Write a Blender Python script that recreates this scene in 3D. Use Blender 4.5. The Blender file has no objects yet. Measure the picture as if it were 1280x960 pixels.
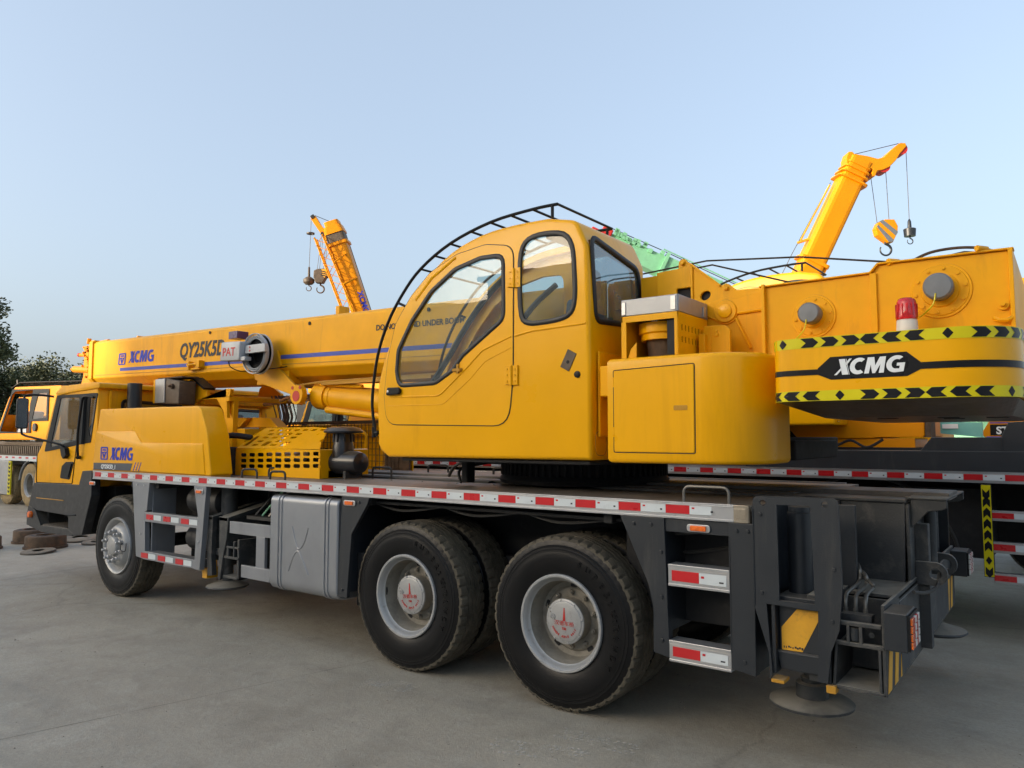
"""Truck cranes parked in a yard - Blender 4.5 scene script"""
import bpy, bmesh, math, random
from mathutils import Vector, Matrix
from mathutils.geometry import delaunay_2d_cdt
random.seed(7)
R = math.radians
PI = math.pi
S = bpy.context.scene
C = S.collection

# ------------------------------------------------------------------ materials
def nt(name):
    m = bpy.data.materials.new(name); m.use_nodes = True
    t = m.node_tree; t.nodes.clear()
    out = t.nodes.new('ShaderNodeOutputMaterial')
    return m, t, out

def N(t, typ, **kw):
    n = t.nodes.new(typ)
    for k, v in kw.items():
        if k.startswith('i_'):
            key = k[2:]
            key = int(key) if key.isdigit() else key.replace('_', ' ')
            n.inputs[key].default_value = v
        else: setattr(n, k, v)
    return n

def L(t, a, ao, b, bi): t.links.new(a.outputs[ao], b.inputs[bi])

def ramp(t, src, out, p0, p1, c0=(0,0,0,1), c1=(1,1,1,1)):
    r = N(t, 'ShaderNodeValToRGB'); e = r.color_ramp.elements
    e[0].position = p0; e[1].position = p1; e[0].color = c0; e[1].color = c1
    L(t, src, out, r, 'Fac'); return r

def pmat(name, col, rough=.5, metal=0., coat=0., var=.06, dirt=None, dirt_amt=.0, scale=3., bump=0., bscale=40., rvar=.1, dust_up=0., dust=(.30,.24,.16), spec=.5, streak=0.):
    """painted / metal / rubber surface: noise in the base colour, roughness variation, dirt blotches, dust on upward faces"""
    m, t, out = nt(name)
    b = N(t, 'ShaderNodeBsdfPrincipled'); L(t, b, 0, out, 0)
    b.inputs['Metallic'].default_value = metal
    b.inputs['Coat Weight'].default_value = coat; b.inputs['Coat Roughness'].default_value = .12
    b.inputs['Specular IOR Level'].default_value = (spec if 'yellow' not in name else .2) if 'decal' not in name and 'lettering' not in name else .15
    tc = N(t, 'ShaderNodeTexCoord')
    n1 = N(t, 'ShaderNodeTexNoise', i_Scale=scale, i_Detail=6., i_Roughness=.6); L(t, tc, 'Object', n1, 'Vector')
    dark = tuple(c*(1-var*1.6) for c in col)+(1,); lite = tuple(min(1, c*(1+var)) for c in col)+(1,)
    r1 = ramp(t, n1, 'Fac', .3, .7, dark, lite); cur = (r1, 'Color')
    if dirt:
        n2 = N(t, 'ShaderNodeTexNoise', i_Scale=scale*1.7, i_Detail=9., i_Roughness=.72, i_Distortion=.4); 
        if streak:
            mp = N(t, 'ShaderNodeMapping'); mp.inputs['Scale'].default_value = (1, 1, .12); L(t, tc, 'Object', mp, 0); L(t, mp, 0, n2, 'Vector')
        else: L(t, tc, 'Object', n2, 'Vector')
        r2 = ramp(t, n2, 'Fac', .62-.25*dirt_amt, .80); 
        mul = N(t, 'ShaderNodeMath', operation='MULTIPLY'); L(t, r2, 'Color', mul, 0); mul.inputs[1].default_value = min(1, .25+dirt_amt)
        mx = N(t, 'ShaderNodeMix', data_type='RGBA'); L(t, mul, 0, mx, 0); L(t, cur[0], cur[1], mx, 6); mx.inputs[7].default_value = tuple(dirt)+(1,)
        cur = (mx, 2)
    if dust_up:
        ge = N(t, 'ShaderNodeNewGeometry'); sp = N(t, 'ShaderNodeSeparateXYZ'); L(t, ge, 'Normal', sp, 0)
        n3 = N(t, 'ShaderNodeTexNoise', i_Scale=scale*2, i_Detail=5.); L(t, tc, 'Object', n3, 'Vector')
        ru = ramp(t, sp, 'Z', .55, .95); mu = N(t, 'ShaderNodeMath', operation='MULTIPLY'); L(t, ru, 'Color', mu, 0); L(t, n3, 'Fac', mu, 1)
        m2 = N(t, 'ShaderNodeMath', operation='MULTIPLY', use_clamp=True); L(t, mu, 0, m2, 0); m2.inputs[1].default_value = dust_up*1.8
        mx = N(t, 'ShaderNodeMix', data_type='RGBA'); L(t, m2, 0, mx, 0); L(t, cur[0], cur[1], mx, 6); mx.inputs[7].default_value = tuple(dust)+(1,)
        cur = (mx, 2)
    L(t, cur[0], cur[1], b, 'Base Color')
    n4 = N(t, 'ShaderNodeTexNoise', i_Scale=scale*3.3, i_Detail=7.); L(t, tc, 'Object', n4, 'Vector')
    mr = N(t, 'ShaderNodeMapRange'); L(t, n4, 'Fac', mr, 0); mr.inputs[3].default_value = max(.02, rough-rvar); mr.inputs[4].default_value = min(1, rough+rvar)
    L(t, mr, 0, b, 'Roughness')
    if 'yellow' in name:                                              # faint waviness of pressed sheet, seen in the reflections
        n6 = N(t, 'ShaderNodeTexNoise', i_Scale=2.6, i_Detail=2.); L(t, tc, 'Object', n6, 'Vector')
        b6 = N(t, 'ShaderNodeBump', i_Strength=.35, i_Distance=.012); L(t, n6, 'Fac', b6, 'Height'); L(t, b6, 0, b, 'Normal')
    if bump:
        n5 = N(t, 'ShaderNodeTexNoise', i_Scale=bscale, i_Detail=4.); L(t, tc, 'Object', n5, 'Vector')
        bp = N(t, 'ShaderNodeBump', i_Strength=min(1., bump), i_Distance=.004); L(t, n5, 'Fac', bp, 'Height')
        if 'yellow' in name: L(t, b6, 0, bp, 'Normal')
        L(t, bp, 0, b, 'Normal')
    return m

def glassmat(name, tint=(.8,.87,.85), refl=.9, rough=.02, dust_sheen=0., k=1.3):
    m, t, out = nt(name)
    tr = N(t, 'ShaderNodeBsdfTransparent'); tr.inputs[0].default_value = tint+(1,)
    gl = N(t, 'ShaderNodeBsdfGlossy'); gl.inputs['Color'].default_value = (refl,)*3+(1,); gl.inputs['Roughness'].default_value = rough
    mx = N(t, 'ShaderNodeMixShader')                                   # Schlick reflectance, the same from either side of the pane
    ge = N(t, 'ShaderNodeNewGeometry'); dt = N(t, 'ShaderNodeVectorMath', operation='DOT_PRODUCT'); L(t, ge, 'Normal', dt, 0); L(t, ge, 'Incoming', dt, 1)
    ab = N(t, 'ShaderNodeMath', operation='ABSOLUTE'); L(t, dt, 'Value', ab, 0); om = N(t, 'ShaderNodeMath', operation='SUBTRACT'); om.inputs[0].default_value = 1; L(t, ab, 0, om, 1)
    pw = N(t, 'ShaderNodeMath', operation='POWER'); L(t, om, 0, pw, 0); pw.inputs[1].default_value = 5
    fr = N(t, 'ShaderNodeMath', operation='MULTIPLY_ADD'); L(t, pw, 0, fr, 0); fr.inputs[1].default_value = .93; fr.inputs[2].default_value = .07
    tc = N(t, 'ShaderNodeTexCoord'); nz = N(t, 'ShaderNodeTexNoise', i_Scale=1.3, i_Detail=2.); L(t, tc, 'Object', nz, 'Vector')
    bp = N(t, 'ShaderNodeBump', i_Strength=.12, i_Distance=.02); L(t, nz, 'Fac', bp, 'Height'); L(t, bp, 0, gl, 'Normal')
    mul = N(t, 'ShaderNodeMath', operation='MULTIPLY', use_clamp=True); L(t, fr, 0, mul, 0); mul.inputs[1].default_value = k
    L(t, mul, 0, mx, 0); L(t, tr, 0, mx, 1); L(t, gl, 0, mx, 2); last = mx
    if dust_sheen:
        df = N(t, 'ShaderNodeBsdfDiffuse'); df.inputs[0].default_value = (.45,.50,.50,1)  # pale layer: dust, and on some panes a painted milky reflection
        n2 = N(t, 'ShaderNodeTexNoise', i_Scale=5., i_Detail=8., i_Roughness=.7); L(t, tc, 'Object', n2, 'Vector')
        r = ramp(t, n2, 'Fac', .35, .8, (dust_sheen*.4,)*3+(1,), (dust_sheen*1.6,)*3+(1,))
        m2 = N(t, 'ShaderNodeMixShader'); L(t, r, 'Color', m2, 0); L(t, mx, 0, m2, 1); L(t, df, 0, m2, 2); last = m2
    L(t, last, 0, out, 0); return m

YEL = (.86, .405, .001)
M = {}
M['yellow'] = pmat('yellow_paint', YEL, .30, 0, .14, .04, (.50,.22,.004), .20, 1.3, .05, 260, .08, streak=1)
M['yellow_old'] = pmat('weathered_yellow_paint', (.85,.39,.001), .45, 0, .03, .07, (.22,.12,.03), .3, 2.2, .15, 90, .1, .35, streak=1)
M['yellow_dull'] = pmat('dull_yellow_paint', (.50,.25,.03), .55, 0, 0, .1, (.2,.12,.05), .45, 2.5, .2, 90, .1, .6)
M['yellow_rough'] = pmat('yellow_primer_inside', (.55,.24,.01), .6, 0, 0, .08, (.2,.12,.03), .3, 4)
M['hazard_yellow'] = pmat('lime_yellow_tape', (.68,.58,.008), .35, 0, .2, .04)
M['orange_plate'] = pmat('amber_painted_marking', (.72,.36,.02), .5, 0, 0, .08, (.1,.08,.05), .35, 9)
M['grey'] = pmat('dark_blue_grey_paint', (.017,.0205,.025), .42, 0, .12, .12, (.10,.09,.075), .25, 3, .2, 120, .1, .55, (.17,.15,.12), streak=1)
M['grey_dusty'] = pmat('dusty_dark_grey_paint', (.034,.036,.037), .6, 0, 0, .15, (.16,.145,.12), .5, 4, .3, 80, .1, 1., (.24,.22,.18))
M['under'] = pmat('underbody_black', (.012,.012,.013), .75, 0, 0, .2, (.05,.045,.04), .3, 5)
M['black'] = pmat('black_plastic', (.010,.011,.012), .42, 0, 0, .1, spec=.2)
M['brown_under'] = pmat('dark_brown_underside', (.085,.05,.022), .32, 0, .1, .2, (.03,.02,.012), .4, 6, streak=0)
M['black_matt'] = pmat('weathered_black_plastic', (.022,.023,.025), .55, 0, 0, .15, (.10,.095,.09), .35, 5, .15, 150, .1, .5)
M['gasket'] = pmat('black_rubber_seal', (.010,.010,.011), .5)
M['sidewall'] = pmat('tyre_sidewall_rubber', (.0040,.0040,.0045), .36, 0, 0, .2, (.010,.009,.008), .05, 6, .2, 120, .10, spec=.28)
M['tread'] = pmat('dusty_tyre_tread', (.085,.072,.050), .9, 0, 0, .3, (.16,.14,.10), .45, 9, .5, 150)
M['tread_clay'] = pmat('clay_covered_tyre', (.30,.22,.11), .95, 0, 0, .25, (.08,.06,.04), .4, 5, .6, 60)
M['silver'] = pmat('silver_paint', (.30,.31,.325), .34, .5, 0, .05, (.16,.15,.13), .25, 4, .12, 200, .1, .3, streak=1)
M['rim'] = pmat('silver_wheel_paint', (.36,.36,.35), .42, .3, 0, .06, (.14,.125,.10), .35, 7, .2, 90)
M['rim_dusty'] = pmat('dusty_wheel_barrel', (.24,.22,.18), .7, .1, 0, .15, (.07,.06,.045), .5, 6)
M['alu'] = pmat('brushed_aluminium', (.50,.50,.50), .33, .75, 0, .06, (.2,.18,.15), .3, 5, .1, 150, .08)
M['steel'] = pmat('bare_steel_edge', (.42,.36,.28), .35, .8, 0, .15, (.12,.09,.06), .4, 8)
M['deck'] = pmat('dusty_steel_deck', (.13,.115,.10), .5, .25, 0, .2, (.05,.042,.035), .5, 2.5, .5, 60, .15, .7, (.25,.21,.165))
M['rust'] = pmat('rusty_cast_iron', (.10,.065,.04), .8, .2, 0, .3, (.20,.10,.05), .5, 7, .7, 70)
M['rust_grey'] = pmat('worn_grey_iron', (.11,.095,.08), .75, .2, 0, .3, (.16,.08,.04), .4, 6, .6, 70, .1, .5)
M['brown_box'] = pmat('brown_dusty_box', (.10,.07,.045), .6, .1, 0, .2, (.25,.2,.14), .3, 7)
M['red'] = pmat('red_reflective_tape', (.55,.010,.014), .3, 0, .3, .05)
M['white'] = pmat('white_reflective_tape', (.62,.66,.66), .35, 0, .2, .03, (.35,.34,.3), .2, 8)
M['red_paint'] = pmat('red_paint', (.50,.02,.012), .45)
M['red_lens'] = pmat('red_plastic_lens', (.55,.008,.006), .12, 0, .6, .25, scale=20)
M['amber'] = pmat('amber_plastic_lens', (.85,.26,.01), .15, 0, .6, .2, scale=60)
M['orange_lens'] = pmat('orange_plastic_lens', (.9,.16,.015), .2, 0, .5, .2, scale=50)
M['white_plastic'] = pmat('white_plastic', (.62,.60,.54), .4)
M['grey_plastic'] = pmat('grey_cast_cover', (.16,.175,.19), .45, .1, 0, .08, (.3,.3,.3), .2, 10)
M['light_grey'] = pmat('light_grey_enamel', (.42,.44,.46), .4, .1, 0, .06, (.25,.23,.2), .3, 8)
M['black_air'] = pmat('glossy_black_plastic', (.010,.011,.015), .32, 0, .15, .1, (.06,.06,.06), .2, 8, 0, 0, .1, .35)
M['blue'] = pmat('blue_decal', (.035,.055,.42), .4, 0, 0, .05)
M['blue_line'] = pmat('blue_stripe_decal', (.08,.11,.40), .45, 0, 0, .05, (.5,.3,.05), .12, 9)
M['ink'] = pmat('dark_grey_lettering', (.05,.05,.055), .45, 0, 0, .05, (.5,.3,.05), .12, 9)
M['decal_black'] = pmat('black_decal', (.012,.012,.013), .3, 0, .2)
M['decal_white'] = pmat('white_decal', (.78,.80,.80), .35)
M['decal_grey'] = pmat('grey_decal', (.10,.105,.115), .4)
M['purple'] = pmat('purple_plastic', (.05,.02,.10), .3, 0, .2)
M['seat'] = pmat('grey_blue_seat_cloth', (.07,.09,.14), .85)
M['cab_in'] = pmat('cab_interior_plastic', (.16,.17,.17), .7)
M['green'] = pmat('mint_green_paint', (.20,.48,.27), .45, 0, .2, .08, (.12,.2,.14), .3, 2)
M['teal'] = pmat('teal_painted_plate', (.16,.46,.42), .4, 0, .1, .06, (.4,.5,.5), .2, 6)
M['bright_yellow'] = pmat('sunny_yellow_paint', (.74,.265,.001), .40, 0, .05, .05, (.4,.2,.02), .15, 1.2)
M['pale_steel'] = pmat('pale_box_section', (.30,.31,.31), .4, .3, 0, .08)
M['rope'] = pmat('greasy_wire_rope', (.055,.04,.028), .5, .4, 0, .3, scale=60)
M['hose_g'] = pmat('hydraulic_hose', (.035,.033,.03), .55)
M['pipe'] = pmat('zinc_pipe', (.16,.15,.13), .45, .5)
M['brown_pipe'] = pmat('brown_painted_pipe', (.28,.13,.05), .5)
M['glass'] = glassmat('cab_glass', (.72,.82,.80), .95, .01, .16, .55)  # pale layer paints in the bright surroundings mirrored in the panes
M['glass_thin'] = glassmat('windscreen_glass', (.80,.87,.85), .8, .02, .03, .3)
M['glass_side'] = glassmat('dusty_side_glass', (.60,.70,.68), .95, .03, .10)
M['glass_blue'] = glassmat('blue_tinted_rear_glass', (.16,.26,.30), 1., .02, .22, 2.2)  # pale diffuse layer paints in the sky mirrored by this window
M['glass_dark'] = glassmat('dark_cab_glass', (.30,.36,.36), 1., .02, .10)
M['glass_olive'] = glassmat('olive_cab_glass', (.42,.46,.36), 1., .03, .30)

# ------------------------------------------------------------------ mesh builder
AX = {'xz': ((1,0,0),(0,0,1),(0,1,0)), 'yz': ((0,1,0),(0,0,1),(1,0,0)), 'xy': ((1,0,0),(0,1,0),(0,0,1))}
class MB:
    def __init__(s): s.v = []; s.f = []; s.m = []; s.mat = 0; s.T = Matrix.Identity(4); s.sm = []; s.smooth = False
    def add(s, vs, fs):
        b = len(s.v); s.v += [tuple(s.T @ Vector(v)) for v in vs]
        for f in fs: s.f.append([b+i for i in f]); s.m.append(s.mat); s.sm.append(s.smooth)
    def box(s, x0, x1, y0, y1, z0, z1):
        vs = [(x,y,z) for z in (z0,z1) for y in (y0,y1) for x in (x0,x1)]
        s.add(vs, [(0,2,3,1),(4,5,7,6),(0,1,5,4),(2,6,7,3),(0,4,6,2),(1,3,7,5)]); return s
    def prism(s, pts, plane, a, b, holes=()):
        u, v, w = (Vector(q) for q in AX[plane])
        loops = [list(pts)]+[list(h) for h in holes]
        P = lambda p, d: tuple(u*p[0]+v*p[1]+w*d)
        flat = [p for l in loops for p in l]; n = len(flat)
        vs = [P(p, a) for p in flat]+[P(p, b) for p in flat]; fs = []
        if holes:
            eds = []; o_ = 0
            for l in loops: eds += [(o_+i, o_+(i+1)%len(l)) for i in range(len(l))]; o_ += len(l)
            cv, _, tris_, ov, _, _ = delaunay_2d_cdt([Vector(p[:2]) for p in flat], eds, [], 0, 1e-6)
            def inside(q, l):
                c = False; k_ = len(l)
                for i in range(k_):
                    (xa, ya), (xb, yb) = l[i][:2], l[(i+1)%k_][:2]
                    if (ya > q[1]) != (yb > q[1]) and q[0] < (xb-xa)*(q[1]-ya)/(yb-ya)+xa: c = not c
                return c
            tris = []
            for t in tris_:
                ctr = (cv[t[0]]+cv[t[1]]+cv[t[2]])/3
                if inside(ctr, loops[0]) and not any(inside(ctr, h) for h in loops[1:]) and all(ov[i] for i in t): tris.append([ov[i][0] for i in t])
            for t in tris: fs.append(tuple(t)); fs.append(tuple(n+i for i in reversed(t)))
        else: fs += [tuple(range(n)), tuple(n+i for i in reversed(range(n)))]
        o = 0
        for l in loops:
            k = len(l)
            for i in range(k): fs.append((o+i, o+(i+1)%k, n+o+(i+1)%k, n+o+i))
            o += k
        s.add(vs, fs); return s
    def sheet(s, pts, plane, d):
        u, v, w = (Vector(q) for q in AX[plane]); s.add([tuple(u*p[0]+v*p[1]+w*d) for p in pts], [tuple(range(len(pts)))]); return s
    def rings(s, rings, close=False, caps=True):
        n = len(rings[0]); vs = [p for r in rings for p in r]; fs = []; k = len(rings)
        for j in range(k if close else k-1):
            for i in range(n):
                a = j*n+i; b = j*n+(i+1)%n; c = ((j+1)%k)*n+(i+1)%n; d = ((j+1)%k)*n+i; fs.append((a,b,c,d))
        if caps and not close: fs += [tuple(reversed(range(n))), tuple((k-1)*n+i for i in range(n))]
        s.add(vs, fs); return s
    def tube(s, path, r, n=8, close=False, r2=None):
        path = [Vector(p) for p in path]; k = len(path); rings = []; up = None
        for i, p in enumerate(path):
            if close: d = (path[(i+1)%k]-path[i-1])
            else: d = path[min(i+1,k-1)]-path[max(i-1,0)]
            d.normalize()
            if up is None: up = d.orthogonal().normalized()
            up = (up-d*up.dot(d)); up = up.normalized() if up.length > 1e-6 else d.orthogonal().normalized()
            w = d.cross(up); rr = r if r2 is None else r+(r2-r)*i/(k-1)
            rings.append([tuple(p+(up*math.cos(t)+w*math.sin(t))*rr) for t in [2*PI*j/n for j in range(n)]])
        o = s.smooth; s.smooth = n > 4; s.rings(rings, close); s.smooth = o; return s
    def cyl(s, p0, p1, r, n=24, r2=None):
        s.tube([p0, p1], r, n, r2=r2); return s
    def lathe(s, prof, c, axis='y', n=32, close=False, t0=0, t1=2*PI, sm=True):
        """prof: (d along axis, radius)"""
        rings = []
        full = abs(t1-t0-2*PI) < 1e-6
        for d, r in prof:
            ring = []
            for j in range(n):
                t = t0+(t1-t0)*j/(n if full else n-1); a, b = r*math.cos(t), r*math.sin(t)
                q = {'y': (a, d, b), 'x': (d, a, b), 'z': (a, b, d)}[axis]
                ring.append((c[0]+q[0], c[1]+q[1], c[2]+q[2]))
            rings.append(ring)
        o = s.smooth; s.smooth = sm; s.rings(rings, close, caps=False); s.smooth = o; return s
    def build(s, name, mats, parent=None, bevel=0, seg=2, loc=None, autosm=None, fix=True):
        me = bpy.data.meshes.new(name); me.from_pydata(s.v, [], s.f)
        if not isinstance(mats, (list, tuple)): mats = [mats]
        for m in mats: me.materials.append(M[m] if isinstance(m, str) else m)
        me.polygons.foreach_set('material_index', s.m); me.polygons.foreach_set('use_smooth', s.sm)
        if fix:
            bm = bmesh.new(); bm.from_mesh(me); bmesh.ops.recalc_face_normals(bm, faces=bm.faces); bm.to_mesh(me); bm.free()
        me.update()
        if any(s.sm) and autosm is None: autosm = 40
        if autosm: me.set_sharp_from_angle(angle=R(autosm))
        o = bpy.data.objects.new(name, me); C.objects.link(o)
        if bevel:
            md = o.modifiers.new('bevel', 'BEVEL'); md.width = bevel; md.segments = seg; md.limit_method = 'ANGLE'; md.angle_limit = R(45); md.harden_normals = False
        attach(o, parent, loc); return o

def attach(o, parent, loc=None):
    if parent is not None:
        o.parent = parent
        if loc is None and parent.get('_w'): o.location = -Vector(parent.location)
    if loc is not None: o.location = loc

def thing(name, label, cat, loc=(0,0,0), group=None, world=True, rz=0):
    o = bpy.data.objects.new(name, None); o.empty_display_size = .2; C.objects.link(o)
    o.location = loc; o.rotation_euler = (0,0,rz); o['label'] = label; o['category'] = cat
    if group: o['group'] = group
    if world: o['_w'] = 1
    return o
def tag(o, label, cat, group=None):
    o['label'] = label; o['category'] = cat
    if group: o['group'] = group
    return o
def struct(o, kind='structure'): o['kind'] = kind; return o
def copy_tree(o, parent=None, off=None):
    c = o.copy(); C.objects.link(c)
    if parent is not None: c.parent = parent
    if off is not None: c.location = Vector(o.location)+Vector(off)
    for ch in o.children: copy_tree(ch, c)
    return c

def smooth_closed(pts, n=4, keep=()):
    """Catmull-Rom through a closed outline"""
    k = len(pts); out = []
    for i in range(k):
        p0, p1, p2, p3 = (Vector(pts[(i+j) % k]) for j in (-1,0,1,2))
        for q in range(n):
            t = q/n; out.append(tuple(.5*((2*p1)+(-p0+p2)*t+(2*p0-5*p1+4*p2-p3)*t*t+(-p0+3*p1-3*p2+p3)*t**3)))
    return out
def smooth_open(pts, n=4):
    k = len(pts); out = []
    for i in range(k-1):
        p0, p1, p2, p3 = Vector(pts[max(i-1,0)]), Vector(pts[i]), Vector(pts[i+1]), Vector(pts[min(i+2,k-1)])
        for q in range(n):
            t = q/n; out.append(tuple(.5*((2*p1)+(-p0+p2)*t+(2*p0-5*p1+4*p2-p3)*t*t+(-p0+3*p1-3*p2+p3)*t**3)))
    out.append(tuple(pts[-1])); return out
def rc(pts, r, n=5):
    """round the corners of a closed polygon; r a number or one radius per corner"""
    k = len(pts); out = []
    for i in range(k):
        rr = r[i] if isinstance(r, (list, tuple)) else r
        p, a, b = Vector(pts[i][:2]), Vector(pts[i-1][:2]), Vector(pts[(i+1)%k][:2])
        if rr <= 0: out.append(tuple(p)); continue
        da, db = (a-p), (b-p); la, lb = da.length, db.length; da.normalize(); db.normalize()
        ang = math.acos(max(-1, min(1, da.dot(db)))); d = min(rr/math.tan(ang/2), la*.49, lb*.49)
        s0, s1 = p+da*d, p+db*d
        for q in range(n+1):
            t = q/n; out.append(tuple(s0*(1-t)**2+p*2*t*(1-t)+s1*t*t))
    return out
def inset(pts, d):
    """move a closed outline inwards by d"""
    k = len(pts); A = sum(pts[i][0]*pts[(i+1)%k][1]-pts[(i+1)%k][0]*pts[i][1] for i in range(k)); sg = 1 if A > 0 else -1; out = []
    for i in range(k):
        a, p, b = Vector(pts[i-1]), Vector(pts[i]), Vector(pts[(i+1)%k])
        e = (b-a); e.normalize(); nrm = Vector((-e.y, e.x))*sg; out.append(tuple(p+nrm*d))
    if d <= 0: return out
    def far(q):
        q = Vector(q); m = 9e9
        for i in range(k):
            a, b = Vector(pts[i]), Vector(pts[(i+1)%k]); e = b-a; t = max(0, min(1, (q-a).dot(e)/max(e.length_squared, 1e-12))); m = min(m, (q-(a+e*t)).length)
        return m
    res = []
    for q in out:
        if far(q) >= d*.93 and (not res or (Vector(q)-Vector(res[-1])).length > .002): res.append(q)
    return res

def shell(name, mat, parent, prof, plane, a, b, bev=.03, seg=4, cuts=(), smooth_ang=50, loc=None, extra_mats=()):
    """solid of an outline pushed along an axis, its two rims rounded, then openings cut through it"""
    mb = MB(); mb.prism(prof, plane, a, b)
    me = bpy.data.meshes.new(name); me.from_pydata(mb.v, [], mb.f)
    bm = bmesh.new(); bm.from_mesh(me); bmesh.ops.recalc_face_normals(bm, faces=bm.faces)
    w = {'xz': 1, 'yz': 0, 'xy': 2}[plane]
    if bev:
        ed = [e for e in bm.edges if abs(e.verts[0].co[w]-e.verts[1].co[w]) < 1e-6]
        bmesh.ops.bevel(bm, geom=ed, offset=bev, segments=seg, profile=.5, affect='EDGES', clamp_overlap=True)
    bm.to_mesh(me); bm.free()
    o = bpy.data.objects.new(name, me); C.objects.link(o)
    if cuts:
        cs = []
        for c in cuts:
            cm = MB(); c(cm); cme = bpy.data.meshes.new('c'); cme.from_pydata(cm.v, [], cm.f)
            bm = bmesh.new(); bm.from_mesh(cme); bmesh.ops.recalc_face_normals(bm, faces=bm.faces); bm.to_mesh(cme); bm.free()
            co = bpy.data.objects.new('c', cme); C.objects.link(co); cs.append(co)
            md = o.modifiers.new('b', 'BOOLEAN'); md.operation = 'DIFFERENCE'; md.solver = 'EXACT'; md.object = co
        dg = bpy.context.evaluated_depsgraph_get(); dg.update()
        ev = o.evaluated_get(dg); nm = bpy.data.meshes.new_from_object(ev); o.modifiers.clear(); o.data = nm
        for co in cs: bpy.data.objects.remove(co)
        me = nm
    me.name = name; me.materials.clear()
    me.materials.append(M[mat])
    for m_ in extra_mats: me.materials.append(M[m_])
    me.polygons.foreach_set('use_smooth', [True]*len(me.polygons)); me.set_sharp_from_angle(angle=R(smooth_ang)); me.update()
    attach(o, parent, loc); return o

def text(s, size, org, mat, parent, u=(1,0,0), v=(0,0,1), ext=.002, bold=.0, shear=0., align='LEFT', name='lettering', sx=1., link=True, loc=None):
    cu = bpy.data.curves.new('t', 'FONT'); cu.body = s; cu.size = size; cu.extrude = ext; cu.offset = bold; cu.shear = shear; cu.align_x = align; cu.resolution_u = 3
    o = bpy.data.objects.new('t', cu); C.objects.link(o); dg = bpy.context.evaluated_depsgraph_get(); dg.update()
    me = bpy.data.meshes.new_from_object(o.evaluated_get(dg)); bpy.data.objects.remove(o); bpy.data.curves.remove(cu)
    bm = bmesh.new(); bm.from_mesh(me)                                # the emboldened outlines can throw a stray spike: drop it
    bmesh.ops.delete(bm, geom=[q for q in bm.verts if q.co.y > size*1.1 or q.co.y < -size*.45 or q.co.x < -size*(2 if align == 'CENTER' else .3)], context='VERTS'); bm.to_mesh(me); bm.free()
    U_, V_ = Vector(u).normalized(), Vector(v).normalized(); W_ = U_.cross(V_)
    for vt in me.vertices: vt.co = Vector(org)+U_*vt.co.x*sx+V_*vt.co.y+W_*vt.co.z
    me.materials.clear(); me.materials.append(M[mat]); me.name = name
    for p in me.polygons: p.material_index = 0
    ob = bpy.data.objects.new(name, me); C.objects.link(ob); attach(ob, parent, loc); return ob

def split_islands(o):
    """one object per loose piece, all under the same parent and name"""
    bm = bmesh.new(); bm.from_mesh(o.data); bm.verts.ensure_lookup_table(); seen = set(); isl = []
    for v in bm.verts:
        if v.index in seen: continue
        st = [v]; seen.add(v.index); cur = []
        while st:
            q = st.pop(); cur.append(q.index)
            for e in q.link_edges:
                w = e.other_vert(q)
                if w.index not in seen: seen.add(w.index); st.append(w)
        isl.append(set(cur))
    bm.free()
    if len(isl) < 2 or len(isl) > 40: return
    src = o.data; new = []
    for s_ in isl:
        b2 = bmesh.new(); b2.from_mesh(src); b2.verts.ensure_lookup_table()
        bmesh.ops.delete(b2, geom=[v for v in b2.verts if v.index not in s_], context='VERTS')
        me = src.copy(); b2.to_mesh(me); b2.free(); new.append(me)
    o.data = new[0]
    for me in new[1:]:
        c = o.copy(); c.data = me; C.objects.link(c)
EXPOSURE = 1.72; HALL_X0 = -27.8; HALL_H = 12.0
# ------------------------------------------------------------------ camera, light, sky
cd = bpy.data.cameras.new('camera'); cam = bpy.data.objects.new('camera', cd); C.objects.link(cam); S.camera = cam
cd.sensor_width = 36; cd.lens = 936.595/1280*36; cd.clip_end = 3000; cd.clip_start = .05
yaw, pitch, roll = .6422, .0724, -.0006
Fv = Vector((-math.sin(yaw)*math.cos(pitch), math.cos(yaw)*math.cos(pitch), math.sin(pitch)))
Rv = Vector((math.cos(yaw), math.sin(yaw), 0)); Uv = Rv.cross(Fv)
R2 = Rv*math.cos(roll)+Uv*math.sin(roll); U2 = -Rv*math.sin(roll)+Uv*math.cos(roll)
mw = Matrix((R2, U2, -Fv)).transposed().to_4x4(); mw.translation = (2.6228, -3.9519, 1.6925); cam.matrix_world = mw

W = bpy.data.worlds.new('World'); S.world = W; W.use_nodes = True; t = W.node_tree; t.nodes.clear()
SUN_EL, SUN_AZ = R(12), Vector((-.55, -.95)).normalized()       # direction towards the sun
sky = t.nodes.new('ShaderNodeTexSky'); sky.sky_type = 'NISHITA'; sky.sun_disc = False
sky.sun_elevation = SUN_EL; sky.sun_rotation = math.atan2(SUN_AZ.x, SUN_AZ.y) % (2*PI)
sky.air_density = 1.0; sky.dust_density = 6.5; sky.ozone_density = 1.7; sky.altitude = 50
bg = t.nodes.new('ShaderNodeBackground'); bg.inputs['Strength'].default_value = .138
wo = t.nodes.new('ShaderNodeOutputWorld'); hs = t.nodes.new('ShaderNodeHueSaturation'); hs.inputs['Saturation'].default_value = .80; t.links.new(sky.outputs[0], hs.inputs['Color']); 
hz_ = t.nodes.new('ShaderNodeMix'); hz_.data_type = 'RGBA'; hz_.inputs[0].default_value = .42; hz_.inputs[7].default_value = (1.36, 1.68, 2.10, 1)   # thin even haze over the whole sky
t.links.new(hs.outputs[0], hz_.inputs[6]); t.links.new(hz_.outputs[2], bg.inputs[0]); t.links.new(bg.outputs[0], wo.inputs[0])
sd = bpy.data.lights.new('sun', 'SUN'); sd.energy = 2.1; sd.angle = R(1.2); sd.color = (1, .90, .74)
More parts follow.
